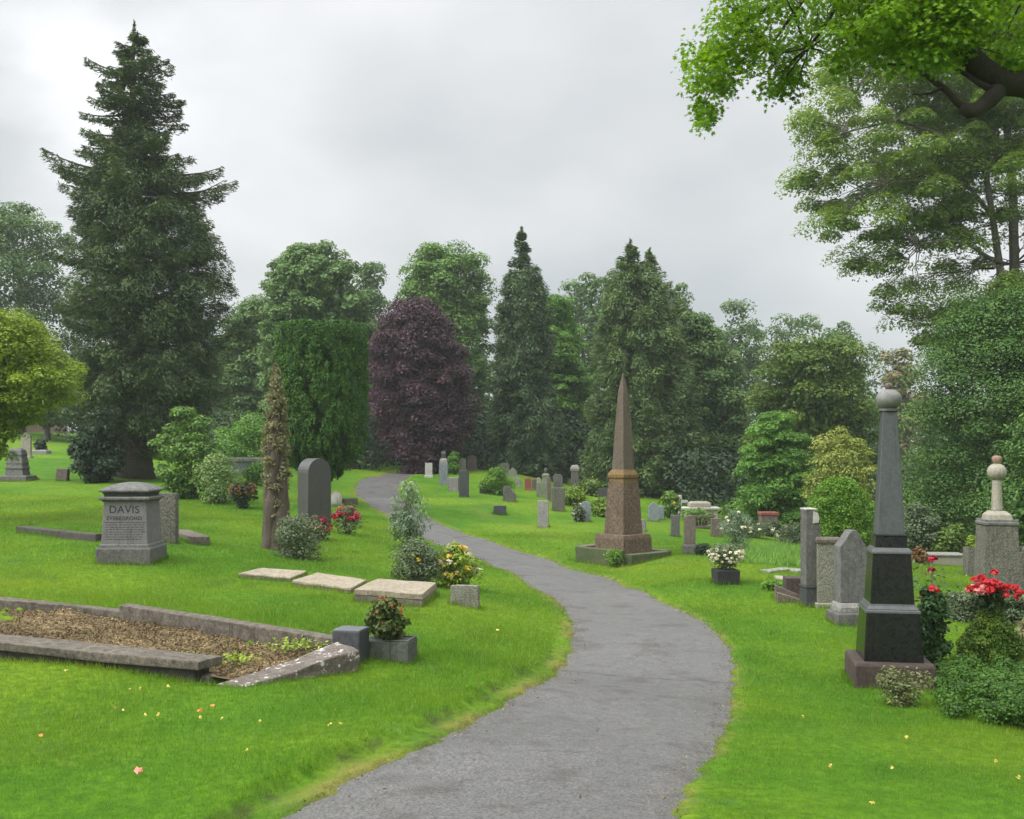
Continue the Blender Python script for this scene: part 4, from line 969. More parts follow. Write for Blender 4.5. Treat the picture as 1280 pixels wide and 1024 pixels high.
g=gp(51,55.4); t=thing('stone_tray','low pale stone tray in front of the square clipped bush','planter',g); MB().loft([(-.1,.42,.3),(.16,.42,.3),(.2,.38,.26)]).build('tray',M['grey_pale'],t,bevel=.02)
shrub('ball_bush','little dark ball bush hanging on the lawn left of the tall conifer',91,565,13,12,'darkshrub',1400,.12,csf=.25,d=55)
headstone('headstone.003','brown headstone half hidden behind the trunk of the tall conifer',180,596,13,30,'lowround','brown',t=.2,base=.1,d=43.5)
low_kerb('boundary_wall','low reddish boundary wall across the top of the far left lawn',[(30,541),(62,541),(82,541)],.4,.7,'pinkish','wall')

# --- upper middle lawn
ST=[('pale narrow tablet at the far left of the stones by the path bend',536,597,9,18,'flat','white',.12,.1,0),
 ('dark slab leaning before the pale side stone near the path bend',580,622,12,33,'flat','dark',.12,0,-.12),
 ('squat pale side stone between the capped pillar and the dark slab',567,614,13,17,'flat','grey_pale',.3,0,-.2),
 ('small grey headstone beside the brown arched headstone at the wood edge',578,590,9,17,'lowround','grey_pale',.15,.1,0),
 ('brown arched headstone at the wood edge beyond the path bend',590,588,12,19,'round','brown',.16,.08,0),
 ('square grey headstone at the wood edge above the sloping bush',631,593,12,14,'lowround','grey_mid',.16,.08,0),
 ('low dark block hard against the left of the sloping bush',605,617,11,14,'flat','dark',.35,0,0),
 ('sloping grey stone under the right end of the sloping bush',637,627,16,20,'slope','grey_mid',.2,0,-.1),
 ('green stained headstone just right of the sloping bush',641,598,10,13,'gable','green_stone',.16,.05,0),
 ('lone dark block sitting low in the middle of the lawn',625,643,16,11,'flat','dark',.3,0,0),
 ('upright pale grey headstone with flat cap, nearest above the path curve',679,659,14,33,'flat','grey_pale',.17,0,-.1),
 ('little red capped headstone at the left of the far cluster',660,613,8,15,'lowround','redstone',.16,.05,0),
 ('thin brownish headstone second in the far cluster',669,612,8,13,'flat','brown',.16,.05,0),
 ('slim pale headstone third in the far cluster',673.5,614,5,17,'round','cream',.16,.05,0),
 ('green grey headstone low in the far cluster behind the flat capped one',677,622,13,18,'flat','green_stone',.2,0,0),
 ('narrow brown post headstone in the far cluster',686.5,627,5,30,'flat','brown',.2,0,0),
 ('round topped grey headstone behind the rough granite one in the far cluster',697.5,617,12,24,'lowround','grey_mid',.18,.06,0),
 ('broad rough speckled granite headstone at the right of the far cluster',698,639,16,29,'flat','rubble',.25,.0,-.08),
 ('blue grey tablet among pale flowers left of the brown obelisk',732,652,13,25,'lowround','blue_stone',.16,0,-.05),
 ('dark low slab behind the brown obelisk on its left',757,625,18,14,'flat','dark',.2,0,0),
 ('blue grey headstone right of the brown obelisk, taller of two',817,652,13,24,'gable','blue_stone',.2,0,-.1),
 ('blue grey headstone right of the brown obelisk, shorter of two',826,650,8,17,'flat','blue_stone',.2,0,-.1),
 ('slim grey headstone left of the rounded brown one',844,671,11,27,'flat','grey_mid',.16,0,-.05),
 ('tiny pale headstone left of the little red capped one',648,609,7,11,'round','grey_pale',.15,0,0),
 ('small dark headstone at the wood edge left of the tall round capped pillar',706,604,7,11,'lowround','granite',.15,0,0),
 ('small grey headstone on the slope behind the yellow flowered bush',741,618,9,14,'gable','grey_mid',.15,0,0),
 ('small weathered headstone on the slope just left of the slim grey one',803,664,9,15,'round','grey_pale',.15,0,0.1),
 ('low grey headstone behind the short clipped hedge and rail fence',909,664,10,14,'lowround','grey_mid',.16,0,0),
 ('pinkish brown headstone right of the wooden rail fence',895,671,13,23,'flat','brown',.2,0,0),
]
for i,(lab,px,py,w,hh,sh,mt,th,bs,ro) in enumerate(ST):
    headstone('headstone',lab,px,py,w,hh,sh,mt,t=th,base=bs,rot=ro)
headstone('headstone','rounded brown headstone on a grey base right of the brown obelisk',862,693,14,49,'lowround','brown',t=.16,base=.26,base_mat='grey_mid',rot=-.05)
def pillar(name,label,px,py,secs,mats,cat='monument',rot=0,d=None,lathe_top=None,bev=.012):
    """secs: list of (part name, material, [(height px, half width px)...])"""
    g=at(px,py) if d is None else gp(px,d); s=g.y/F; t=thing(name,label,cat,g,None,rot)
    for nm,mt,pr in secs:
        MB().loft([((z*s if z else -.25),w*s,w*s) for z,w in pr]).build(nm,M[mt],t,bevel=bev)
    for nm,mt,pr in (lathe_top or []):
        MB().lathe([(r*s,z*s) for r,z in pr]).build(nm,M[mt],t,smooth=True)
    return t
def ball(r,z,n=12): return [(max(.2,r*math.sin(a)),z-r*math.cos(a)) for a in np.linspace(.3,PI-.15,n)]
pillar('capped_pillar','grey pillar monument with a pale neck and dark cap near the path bend',554.5,606,[('shaft','blue_stone',[(0,5.5),(26,5.2)]),('shoulder','grey_pale',[(26,5.1),(31,4.4),(33,2.8)]),('cap','dark',[(33,2.6),(37,2.6),(37.5,3),(39,2.8),(42,1.8)])],None)
pillar('stone_pillar','tall pale round capped pillar at the wood edge above the yellow bush',718.5,611,[('shaft','grey_mid',[(0,5),(22,4.6)]),('cap','grey_pale',[(22,5.3),(25,5.6),(28,4.6),(29.5,2.5)])],None)
pillar('urn_pedestal','small grey urn on a pedestal right of the tall round capped pillar',733,612,[('pedestal','grey_mid',[(0,4.5),(9,4)])],None,lathe_top=[('urn','grey_pale',[(1.5,9),(2,11),(4,14),(4.4,17),(3,19),(3.6,20)])])
pillar('finial_stone','green grey pedestal with a small pointed finial in the far cluster',682,612,[('pedestal','green_stone',[(0,5),(14,4),(18,4.4),(20,3)])],None,lathe_top=[('finial','grey_mid',[(2,20),(1,22),(1.8,24),(.5,27)])])
shrub('round_bush','small round green bush between the capped pillar and the arched headstone',568,599,16,28,'bright',1500,.14,d=56,csf=.28)
shrub('sloping_bush','clipped sloping bright bush on the upper lawn',621,619,40,30,'hedge',5200,.09,csf=.2,prof=[(0,.95),(.3,1.),(.6,.95),(.85,.7),(1,.45)],flat=1)
shrub('yellow_bush','pale yellow flowered bush in front of the tall round capped pillar',714,632,34,22,'lime',2400,.11,csf=.26,flowers=[('yellow',10,.1,.4)])
shrub('flowering_shrub','little green shrub beside the blue grey tablet left of the obelisk',723,652,16,22,'greyshrub',900,.1,csf=.3,flowers=[('creamfl',5,.07,.4)])
shrub('pale_grass_bush','yellow green low bush just left of the brown obelisk',750,646,26,22,'lime',1400,.1,csf=.28)
shrub('shadowed_bush','olive bush behind the yellow flowered bush left of the obelisk',738,622,36,18,'olive',1500,.14,csf=.28,d=53)
shrub('leafy_bush','leafy bush between the blue grey headstones and the white tomb',838,651,26,32,'green',1800,.12,csf=.28,d=44,flowers=[('yellow',4,.1,.5)])
g=gp(874,47); t=thing('chest_tomb','white chest tomb with rounded block on a broad slab beyond the rounded brown headstone','chest tomb',g); zt=zat(627,47)-g.z
MB().loft([(-.3,.72,.45),(zt-.34,.72,.45),(zt-.33,.84,.55),(zt-.24,.84,.55)]).build('slab',M['white'],t,bevel=.02)
MB().loft([(zt-.24,.46,.36),(zt-.06,.45,.35),(zt,.36,.28)]).build('rounded_block',M['cream'],t,bevel=.03)
g=gp(850,47.5); t=thing('white_cross','small white cross lying against the left of the white chest tomb','cross',g,None,.2); MB().box(0,0,-.1,.14,.12,1.0).box(-.21,0,.55,.28,.11,.13).box(.21,0,.55,.28,.11,.13).build('cross',M['white'],t,bevel=.02)
shrub('low_bush','flat topped low green bush before the white chest tomb',873,652,44,16,'green',2200,.11,csf=.25,d=40,base_off=.1)
shrub('dark_bush','dark green bush behind the arching white flowered shrub',917,652,30,34,'green',1800,.13,d=45,csf=.26)
shrub('dark_bush','taller dark green bush left of the red topped pillar',938,656,26,44,'bluegreen',2000,.13,d=46,csf=.26)
# wooden fence panel
def rail_fence():
    g=at(877,664); t=thing('rail_fence','small brown wooden rail fence behind the rounded brown headstone','fence',g)
    for x in (-.42,.42): MB().box(x,0,-.15,.06,.06,.75).build('post',M['brown'],t,bevel=.006)
    for z in (.12,.5): MB().box(0,-.045,z,1.0,.03,.07).build('rail',M['brown'],t,bevel=.005)
    mb=MB()
    for i in range(7): mb.box(-.33+.11*i,-.02,.08,.03,.015,.46)
    mb.build('pickets',M['brown'],t)
rail_fence()
shrub('clipped_hedge','short dark clipped hedge right of the base of the rounded brown headstone',879,694,19,12,'darkshrub',1800,.06,csf=.3,prof=[(0,.95),(.4,1.),(.85,.95),(1,.75)])
# --- brown obelisk
def brown_obelisk():
    d=27.6; g=gp(779,d); s=d/F; rot=.70; t=thing('brown_obelisk','tall pointed brown sandstone obelisk on a rough pedestal, centre of the lawn','obelisk',g,None,rot)
    q=1/1.40
    yb=HZ-(g.z-CAMZ)/s
    Zp=lambda py:(yb-py)*s
    hw=lambda px:px*s*q/2*1.0
    MB().loft([(-.3,hw(74),hw(74)),(Zp(672),hw(70),hw(70)),(Zp(667),hw(66),hw(66))]).build('step',M['sandstone'],t,bevel=.02,rough=.01)
    MB().loft([(Zp(667.5),hw(48),hw(48)),(Zp(602),hw(37.5),hw(37.5))]).build('pedestal',M['sandstone'],t,bevel=.012,rough=.012)
    MB().loft([(Zp(602.5),hw(35),hw(35)),(Zp(598.5),hw(35),hw(35)),(Zp(597),hw(39),hw(39)),(Zp(593),hw(39),hw(39)),(Zp(588),hw(31),hw(31)),(Zp(587),hw(30),hw(30))]).build('collar',M['collar'],t,bevel=.015)
    MB().loft([(Zp(587.5),hw(27.5),hw(27.5)),(Zp(540),hw(21.5),hw(21.5)),(Zp(490),hw(12.5),hw(12.5)),(Zp(466),hw(1.2),hw(1.2))]).build('needle',M['sand_needle'],t,bevel=.006,rough=.004)
    R_=.86
    for i,(a,b) in enumerate((((-R_,-R_),(R_,-R_)),((R_,-R_),(R_,R_)),((R_,R_),(-R_,R_)),((-R_,R_),(-R_,-R_)))):
        ang=math.atan2(b[1]-a[1],b[0]-a[0]); cx,cy=(a[0]+b[0])/2,(a[1]+b[1])/2
        MB().box(cx,cy,-.4,2*R_-.24,.24,.4+(.20 if i in (0,1) else .30),ang).build('kerb',M['mossy' if i in (0,3) else 'brown'],t,bevel=.02,rough=.016)
brown_obelisk()
shrub('moss_patch','green moss cushion on the kerb of the brown obelisk',769,690,26,14,'hedge',900,.05,'moss',d=26.35,csf=.3,base_off=.12,stem=None)
# flower tub
g=at(907,729); s=g.y/F; t=thing('flower_tub','square dark tapering tub planter on the right lawn','planter',g,None,.08); MB().loft([(-.1,13.5*s,13.5*s),(16*s,14.6*s,14.6*s),(17.5*s,14*s,14*s)]).build('tub',M['bronze'],t,bevel=.012)
shrub('tub_flowers','mass of pale pink white flowers in the square dark tub',0,0,46,27,'greyshrub',1600,.05,'flowers',loc=(g.x,g.y,g.z+17*s),csf=.24,prof=[(0,.4),(.3,.75),(.6,1.),(.85,.95),(1,.6)],flowers=[('creamfl',90,.04,.35)])
shrub('arching_shrub','arching grey green shrub with white flower stems behind the flower tub',920,712,44,54,'silver',3200,.06,csf=.24,T=np.array([0,0,1.]),tmix=.5,asp=.3,d=28,flowers=[('creamfl',14,.05,.55)])
# brick pillar with red top
pillar('red_capped_pillar','squat stone pillar with red top edge behind the rough grass',960,672,[('shaft','brown',[(0,10),(25,10)]),('cap','redstone',[(25,11.2),(28.5,11.2)])],None,'pillar',d=41)
shrub('ivy_bush','dark bush covering the front of the red topped pillar',964,674,17,17,'darkshrub',1600,.08,csf=.28,d=39.5)
shrub('white_flower_bed','straggling bush with whitish flowers along the back of the rough grass',935,672,70,18,'greyshrub',2600,.07,csf=.16,d=38,flowers=[('creamfl',16,.06,.4)])
shrub('white_flower_bed.001','pale shrub with yellow white flowers by the tall lit pillar stone',992,676,46,26,'greyshrub',2200,.07,csf=.2,d=36,flowers=[('creamfl',10,.06,.4)])
# rough grass patch
def rough_grass():
    n=16000; u=rng.random(n); px=rng.uniform(925,1100,n); dd=rng.uniform(25.5,35,n); x=xat(px,dd); z=hb(x,dd); k=.28*rng.uniform(.4,1.2,n)*(.6+.4*np.sin(x*2+dd)**2)
    a=rng.uniform(0,6.28,n); w=.016; V=np.empty((n,3,3)); V[:,0]=np.c_[x-w*np.cos(a),dd-w*np.sin(a),z]; V[:,1]=np.c_[x+w*np.cos(a),dd+w*np.sin(a),z]; V[:,2]=np.c_[x+rng.normal(0,.09,n),dd+rng.normal(0,.09,n),z+k]
    prop(link('rough_grass',npmesh('rough_grass',V.reshape(-1,3),3,{'rnd':rng.random(n)}),L['meadow']),'patch of unmown pale green grass on the right lawn',None,None,'stuff')
rough_grass()
low_kerb('stone_edging.001','whitish broken stone edging along the front of the rough grass',[(955,716),(985,713),(1004,716)],.3,.05,'grey_pale')
low_kerb('flat_stone','flat pale stone lying below the whitish edging',[(968,724),(1002,726)],.6,.05,'cream','stone')
g=at(990,750); t=thing('sunken_grave_block','low brown block with sloping kerbs left of the tall lit pillar stone','grave',g,None,-.1); s=g.y/F
MB().box(.06,.25,-.2,22*s,.4,.2+27*s).build('block',M['brown_plinth'],t,bevel=.02,rough=.008)
for k in (0,1): MB().add([(x,y-.28*k,z+.0) for x,y,z in ((-.30,.0,-.1),(.22,-.02,-.15),(.22,.14,-.15),(-.30,.14,-.1),(-.30,.0,.27-.1*k),(.22,-.02,.06-.05*k),(.22,.14,.06-.05*k),(-.30,.14,.27-.1*k))],[[3,2,1,0],[4,5,6,7],[0,1,5,4],[1,2,6,5],[2,3,7,6],[3,0,4,7]]).build('sloping_kerb',M['brown'],t,bevel=.015)
shrub('dark_tuft','small dark tuft of grass in front of the flat pale stone',967,738,26,11,'hedge',900,.05,'tuft',csf=.28,stem=None)
# row of three tall stones
def tall_stone():
    g=at(1013,757); s=g.y/F; t=thing('pillar_stone','tall narrow headstone with scrolled white top corner, left of the gabled headstone','headstone',g,None,.10)
    MB().loft([(-.2,10*s,.17),(22*s,9.6*s,.165),(23.5*s,10.6*s,.18),(25*s,10.6*s,.18)]).build('base',M['dark'],t,bevel=.008)
    o=[(-9.3,25),(9.3,25),(9.3,98),(7.5,101),(6.6,104),(8,110),(6,117),(1,119),(-9.3,120)]
    MB().extrude([(x*s,z*s) for x,z in o],.28).build('slab',M['grey_mid'],t,bevel=.012)
    MB().extrude([(x*s,z*s) for x,z in [(-1,103),(6.2,104),(7.4,110),(5.4,116),(0,118)]],.02,-.15).build('scroll',M['white'],t,bevel=.004)
    MB().box(-2*s,0,119.5*s,15*s,.3,.03).build('cap',M['white'],t,bevel=.008)
tall_stone()
headstone('headstone','lichen speckled pale slab standing between the pillar stone and the gabled headstone',1035,759,27,81,'flat','lichen',t=.12,rot=-.05,base=.08,base_mat='cream',cap='brown')
def gabled():
    g=at(1064,780); s=g.y/F; t=thing('gabled_headstone','grey gabled headstone with a pointed top on a two step base, beside the black obelisk','headstone',g,None,.10)
    MB().loft([(-.25,25*s,.27),(14*s,25*s,.27),(16*s,23.5*s,.25)]).build('base',M['grey_mid'],t,bevel=.012)
    MB().loft([(16*s,21*s,.21),(22*s,21*s,.21),(27*s,19*s,.175)]).build('step',M['grey_pale'],t,bevel=.01)
    MB().extrude([(x*s,z*s) for x,z in [(-18,27),(18,27),(18,92),(3.5,117),(-3.5,117),(-18,97)]],.27).build('slab',M['granite'],t,bevel=.012)
gabled()
shrub('clipped_ball_bush','big clipped rounded bright green bush behind the gabled headstone',1050,690,84,102,'hedge',34000,.055,csf=.13,d=28,nclump=240,clip=1.0,prof=[(0,.85),(.15,1.),(.6,1.),(.8,.85),(.93,.55),(1,.25)],flat=.9)

# --- black obelisk with ball
def ball_obelisk():
    d=13.35; g=gp(1111,d); s=12.9/F; rot=-.17; t=thing('ball_topped_obelisk','glossy black stepped obelisk topped with a grey stone ball, right foreground','obelisk',g,None,rot)
    z0=0; Zp=lambda py:(857-py)*s+.0
    hw=lambda w:w*s/2
    MB().loft([(-.45,hw(98),hw(98)),(Zp(830),hw(98),hw(98)),(Zp(826),hw(94),hw(94))]).build('plinth',M['brown_plinth'],t,bevel=.025,rough=.006)
    MB().loft([(Zp(829),hw(73),hw(73)),(Zp(766),hw(65),hw(65)),(Zp(760),hw(64),hw(64))]).build('lower_block',M['black'],t,bevel=.008)
    MB().loft([(Zp(765),hw(67),hw(67)),(Zp(762),hw(66),hw(66)),(Zp(756),hw(57),hw(57)),(Zp(754),hw(56.5),hw(56.5))]).build('lower_moulding',M['black_lit'],t,bevel=.006)
    MB().loft([(Zp(755),hw(54),hw(54)),(Zp(690),hw(46.5),hw(46.5))]).build('middle_block',M['black'],t,bevel=.008)
    MB().loft([(Zp(690.5),hw(49.5),hw(49.5)),(Zp(688),hw(49),hw(49)),(Zp(683),hw(42),hw(42))]).build('upper_moulding',M['black_lit'],t,bevel=.005)
    MB().loft([(Zp(683.5),hw(40),hw(40)),(Zp(669),hw(38),hw(38)),(Zp(667.5),hw(40),hw(40)),(Zp(666.5),hw(39),hw(39))]).build('upper_block',M['black'],t,bevel=.005)
    MB().loft([(Zp(667),hw(34),hw(34)),(Zp(509),hw(18.5),hw(18.5))]).build('needle',M['black_lit'],t,bevel=.012)
    MB().lathe([(11*s,Zp(509.2)),(13*s,Zp(508)),(13*s,Zp(506)),(9*s,Zp(504.5))]).build('collar',M['granite'],t,smooth=False)
    b=[(max(.3,16.2*math.sin(q))*s,Zp(493)-13.8*s*math.cos(q)) for q in np.linspace(.5,PI-.2,18)]
    MB().lathe(b,36).build('ball',M['ball'],t,smooth=True)
    MB().lathe([(3.2*s,Zp(480.6)),(4.2*s,Zp(479)),(5.6*s,Zp(476)),(5.0*s,Zp(473.4)),(3*s,Zp(472)),(.5*s,Zp(471.6))],20).build('finial',M['brown'],t,smooth=True)
ball_obelisk()
shrub('variegated_plant','variegated creeping plant in front of the red brown plinth of the black obelisk',1130,874,70,40,'variegated',1500,.04,'plant',d=12.1,csf=.2,nclump=40,asp=.6,inner=.1,df=.45,prof=[(0,.5),(.3,.8),(.6,1.),(.85,.8),(1,.3)])
# second ball monument
def ball_column():
    d=22.3; g=gp(1246,d); s=d/F; yb=HZ-(g.z-CAMZ)/s; Zp=lambda py:(yb-py)*s; t=thing('ball_topped_column','cream column topped with a ball on a rough grey granite pedestal, far right','monument',g,None,-.12)
    hw=lambda w:w*s/2
    MB().loft([(-.3,hw(46),hw(46)),(Zp(657),hw(39),hw(39))]).build('pedestal',M['rubble'],t,bevel=.012,rough=.012)
    MB().loft([(Zp(657.5),hw(37),hw(37)),(Zp(655),hw(41),hw(41)),(Zp(652.5),hw(41),hw(41)),(Zp(651),hw(38.5),hw(38.5)),(Zp(649),hw(38.5),hw(38.5))]).build('cornice',M['granite'],t,bevel=.008)
    MB().loft([(Zp(649.5),hw(29),hw(29)),(Zp(643),hw(27),hw(27)),(Zp(638.5),hw(17),hw(17))]).build('cap_block',M['cream'],t,bevel=.012)
    MB().lathe([(7.2*s,Zp(640)),(6.4*s,Zp(636)),(5.6*s,Zp(605)),(5.3*s,Zp(600))],18).build('shaft',M['cream'],t,smooth=True)
    MB().lathe([(max(.5,11.5*math.sin(a))*s,Zp(590)-11*s*math.cos(a)) for a in np.linspace(.35,PI-.3,14)],24).build('ball',M['cream'],t,smooth=True)
    MB().lathe([(3.6*s,Zp(580.5)),(4.4*s,Zp(579)),(6*s,Zp(575)),(5.8*s,Zp(572)),(4*s,Zp(570)),(1*s,Zp(569.5))],18).build('finial',M['pinkish'],t,smooth=True)
ball_column()
headstone('headstone','rough grey stone block with ivy on top, left of the ball topped column pedestal',1216,711,19,36,'flat','rubble',t=.3,base=0,rough=.015,d=26)
shrub('ivy_clump','yellow green ivy on top of the rough grey stone block',1215,674,14,17,'gold',700,.06,'ivy',d=26,base_off=.62,csf=.3,stem=None)
headstone('headstone','dark rough headstone at the right edge beside the ball topped column',1282,738,22,60,'shoulder','rubble',t=.2,base=0,rough=.01,d=22)
chest('chest_tomb.002','low pale table tomb on the far right lawn behind the red flowers',1176,30.5,1.15,.7,.30,'cream','grey_pale',-.1)
headstone('headstone','slender mossy pillar stone in the bushes behind the low pale table tomb',1153,703,6,36,'flat','green_stone',t=.2,base=0,d=32)
shrub('reddish_bush','small reddish bush left of the low pale table tomb',1148,706,22,20,'russet',900,.08,csf=.3,d=30)
shrub('path_side_bush','yellow green bush behind the low pale table tomb',1190,704,44,42,'olive',3000,.09,csf=.25,d=31.5)
shrub('pale_bush','grey green bush between the black obelisk and the big tree',1150,690,52,62,'greyshrub',4200,.09,csf=.24,d=32)
# near flowers on the right
shrub('red_rose_bush','leafy rose bush with red blooms right beside the black obelisk',1162,850,50,100,'rose',2800,.065,'rose bush',d=13.9,csf=.26,flowers=[('red',8,.09,.84)])
def tall_roses():
    g=gp(1163,14.6); s=14.6/F; t=thing('tall_red_flowers','three red blooms on thin tall stems above the rose bush','flowers',g)
    for k,(px,py,r) in enumerate(((1166,699,.06),(1164,713,.05),(1161,745,.05))):
        x=(px-1163)*s; z=CAMZ-(py-HZ)*s-g.z
        MB().tube([(x*.2,0,0),(x*.6,.02,z*.5),(x,0,z)],[.009,.007,.005],6).build('stem',M['green_stone'],t)
        P,Nn,ci=clump_leaves(np.array([[x,0,z]]),np.array([r]),50,.8,0,.3,.5)
        link('bloom',npmesh('bloom',kites(P,Nn,.055*rng.uniform(.7,1.2,len(P)),.85),4,{'rnd':rng.random(len(P))*.8}),L['crimson'],t)
    P=rng.normal(size=(500,3))*np.array([.16,.12,.3])+np.array([0,0,.75])
    link('leaves',npmesh('leaves',kites(P,rng.normal(size=(500,3))+np.array([0,-.3,.8]),.07*rng.uniform(.6,1.3,500),.5),4,{'rnd':rng.random(500)}),L['greyshrub'],t)
tall_roses()
d=13.6
def topiary():
    g=gp(1240,d); s=d/F; yb=HZ-(g.z-CAMZ)/s
    shrub('cone_topiary','golden green bell shaped topiary behind the low box hedge',1240,yb,80,yb-738,'topiary',34000,.034,'topiary',d=d,csf=.10,nclump=260,df=.95,flat=1.0,clip=1.0,prof=[(0,.85),(.2,1.),(.35,.97),(.48,.78),(.6,.52),(.72,.34),(.86,.25),(1,.22)],inner=.6)
    g2=Vector((g.x-.02,g.y-.05,CAMZ-(752-HZ)*s)); t=thing('red_flower_bunch','bunch of red and pink flowers crowning the bell shaped topiary','flowers',g2)
    C=np.c_[rng.normal(0,14,60)*s,rng.normal(0,.07,60),rng.normal(20,5,60)*s]; C[:,2]-=(C[:,0]/s)**2*.006*s
    P,Nn,ci=clump_leaves(C[:46],np.full(46,.05),26,.8,0,.4,.5); link('red_blooms',npmesh('red_blooms',kites(P,Nn,.05*rng.uniform(.7,1.2,len(P)),.85),4,{'rnd':rng.random(46)[ci]*.5+rng.random(len(P))*.35}),L['red'],t)
    C2=np.c_[rng.uniform(-29,-8,16)*s,rng.normal(0,.07,16)-.05,rng.uniform(11,20,16)*s]
    P,Nn,ci=clump_leaves(C2,np.full(16,.04),22,.8,0,.4,.5); link('pink_blooms',npmesh('pink_blooms',kites(P,Nn,.042*rng.uniform(.7,1.2,len(P)),.85),4,{'rnd':rng.random(len(P))}),L['pink'],t)
    P=np.c_[rng.normal(0,10,700)*s,rng.normal(0,.07,700),rng.uniform(-8,14,700)*s]; link('leaves',npmesh('leaves',kites(P,rng.normal(size=(700,3))+np.array([0,0,.6]),.06*rng.uniform(.6,1.2,700),.6),4,{'rnd':rng.random(700)}),L['darkshrub'],t)
topiary()
def box_hedge():
    # low spreading hedge in the right corner
    g=gp(1262,12.3); t=thing('box_hedge','low spreading bright green box hedge in the right corner','hedge',g)
    n=260; px=rng.uniform(1172,1420,n); dd=rng.uniform(10.9,13.0,n)+(1262-px).clip(-40,200)*.008; x=xat(px,dd); gz=hb(x,dd); k=np.clip((px-1160)/40,0.35,1)
    z=gz+rng.uniform(.04,.27,n)*k
    C=np.c_[x,dd,z]; P,Nn,ci=clump_leaves(C,np.full(n,.15),190,.8,0,.6,.8)
    link('foliage',npmesh('foliage',kites(P-np.array(g),Nn,.036*rng.uniform(.6,1.35,len(P)),.6),4,{'rnd':np.clip(rng.random(n)[ci]*.4+rng.random(len(P))*.6,0,1)}),L['lowhedge'],t)
    for i in range(8):
        mb=MB(); c=Vector(C[i*9])-g; limb(mb,(c.x*.9,c.y*.9,-.1),c,.012,.005,0,4); mb.build('stem',M['bark'],t)
box_hedge()
shrub('clipped_low_hedge','low clipped grey green hedge left of the topiary on the right lawn',1205,764,50,32,'greyshrub',4200,.05,'hedge',d=18.5,csf=.2,clip=1.03,prof=[(0,1.),(.5,1.),(.85,.95),(1,.8)],nclump=50)
shrub('clipped_low_hedge.001','low clipped grey green hedge behind the topiary at the right edge',1274,765,52,34,'greyshrub',4200,.05,'hedge',d=18.3,csf=.2,clip=1.03,prof=[(0,1.),(.5,1.),(.85,.95),(1,.8)],nclump=50)
shrub('ground_shrub','brownish low shrub at the right edge beside the topiary',1290,790,50,34,'tan',2200,.05,d=16,csf=.25)

# --- fallen leaves
def fallen(px,py,mat,size,lab,grp):
    g=at(px,py); g.z+=.04; n=3
    P=rng.normal(size=(n,3))*size*.18; P[:,2]=rng.uniform(0,.02,n)
    o=link('fallen_leaf',npmesh('fallen_leaf',kites(P,rng.normal(size=(n,3))*.35+np.array([0,-.5,1]),np.full(n,size)*rng.uniform(.7,1.1,n),.75),4,{'rnd':rng.random(n)}),L[mat])
    o.location=g; prop(o,lab,'fallen leaf',grp)
for px,py in ((82,844),(143,892),(154,895),(162,869),(175,868),(182,901),(197,901),(211,865),(277,906),(324,908),(308,946),(412,914),(427,913),(250,904)):
    fallen(px,py,'fallen',.030,'small yellow fallen leaf on the grass in front of the kerbed grave','yellow leaves on the near left lawn')
for px,py in ((250,896),(267,888),(51,928)): fallen(px,py,'fallen_o',.042,'orange brown fallen leaf on the grass in front of the kerbed grave','orange leaves on the near left lawn')
fallen(174,972,'fallen_p',.06,'single pink red petal lying on the near left lawn',None)
fallen(621,792,'fallen',.05,'lone pale leaf on the grass between the ledger slabs and the path',None)
for px,py in ((1038,966),(1115,967),(1091,1014),(1134,929),(1112,884),(1245,959),(1004,902),(1274,980)):
    fallen(px,py,'fallen',.036,'small yellow fallen leaf on the lawn before the black obelisk','yellow leaves on the near right lawn')

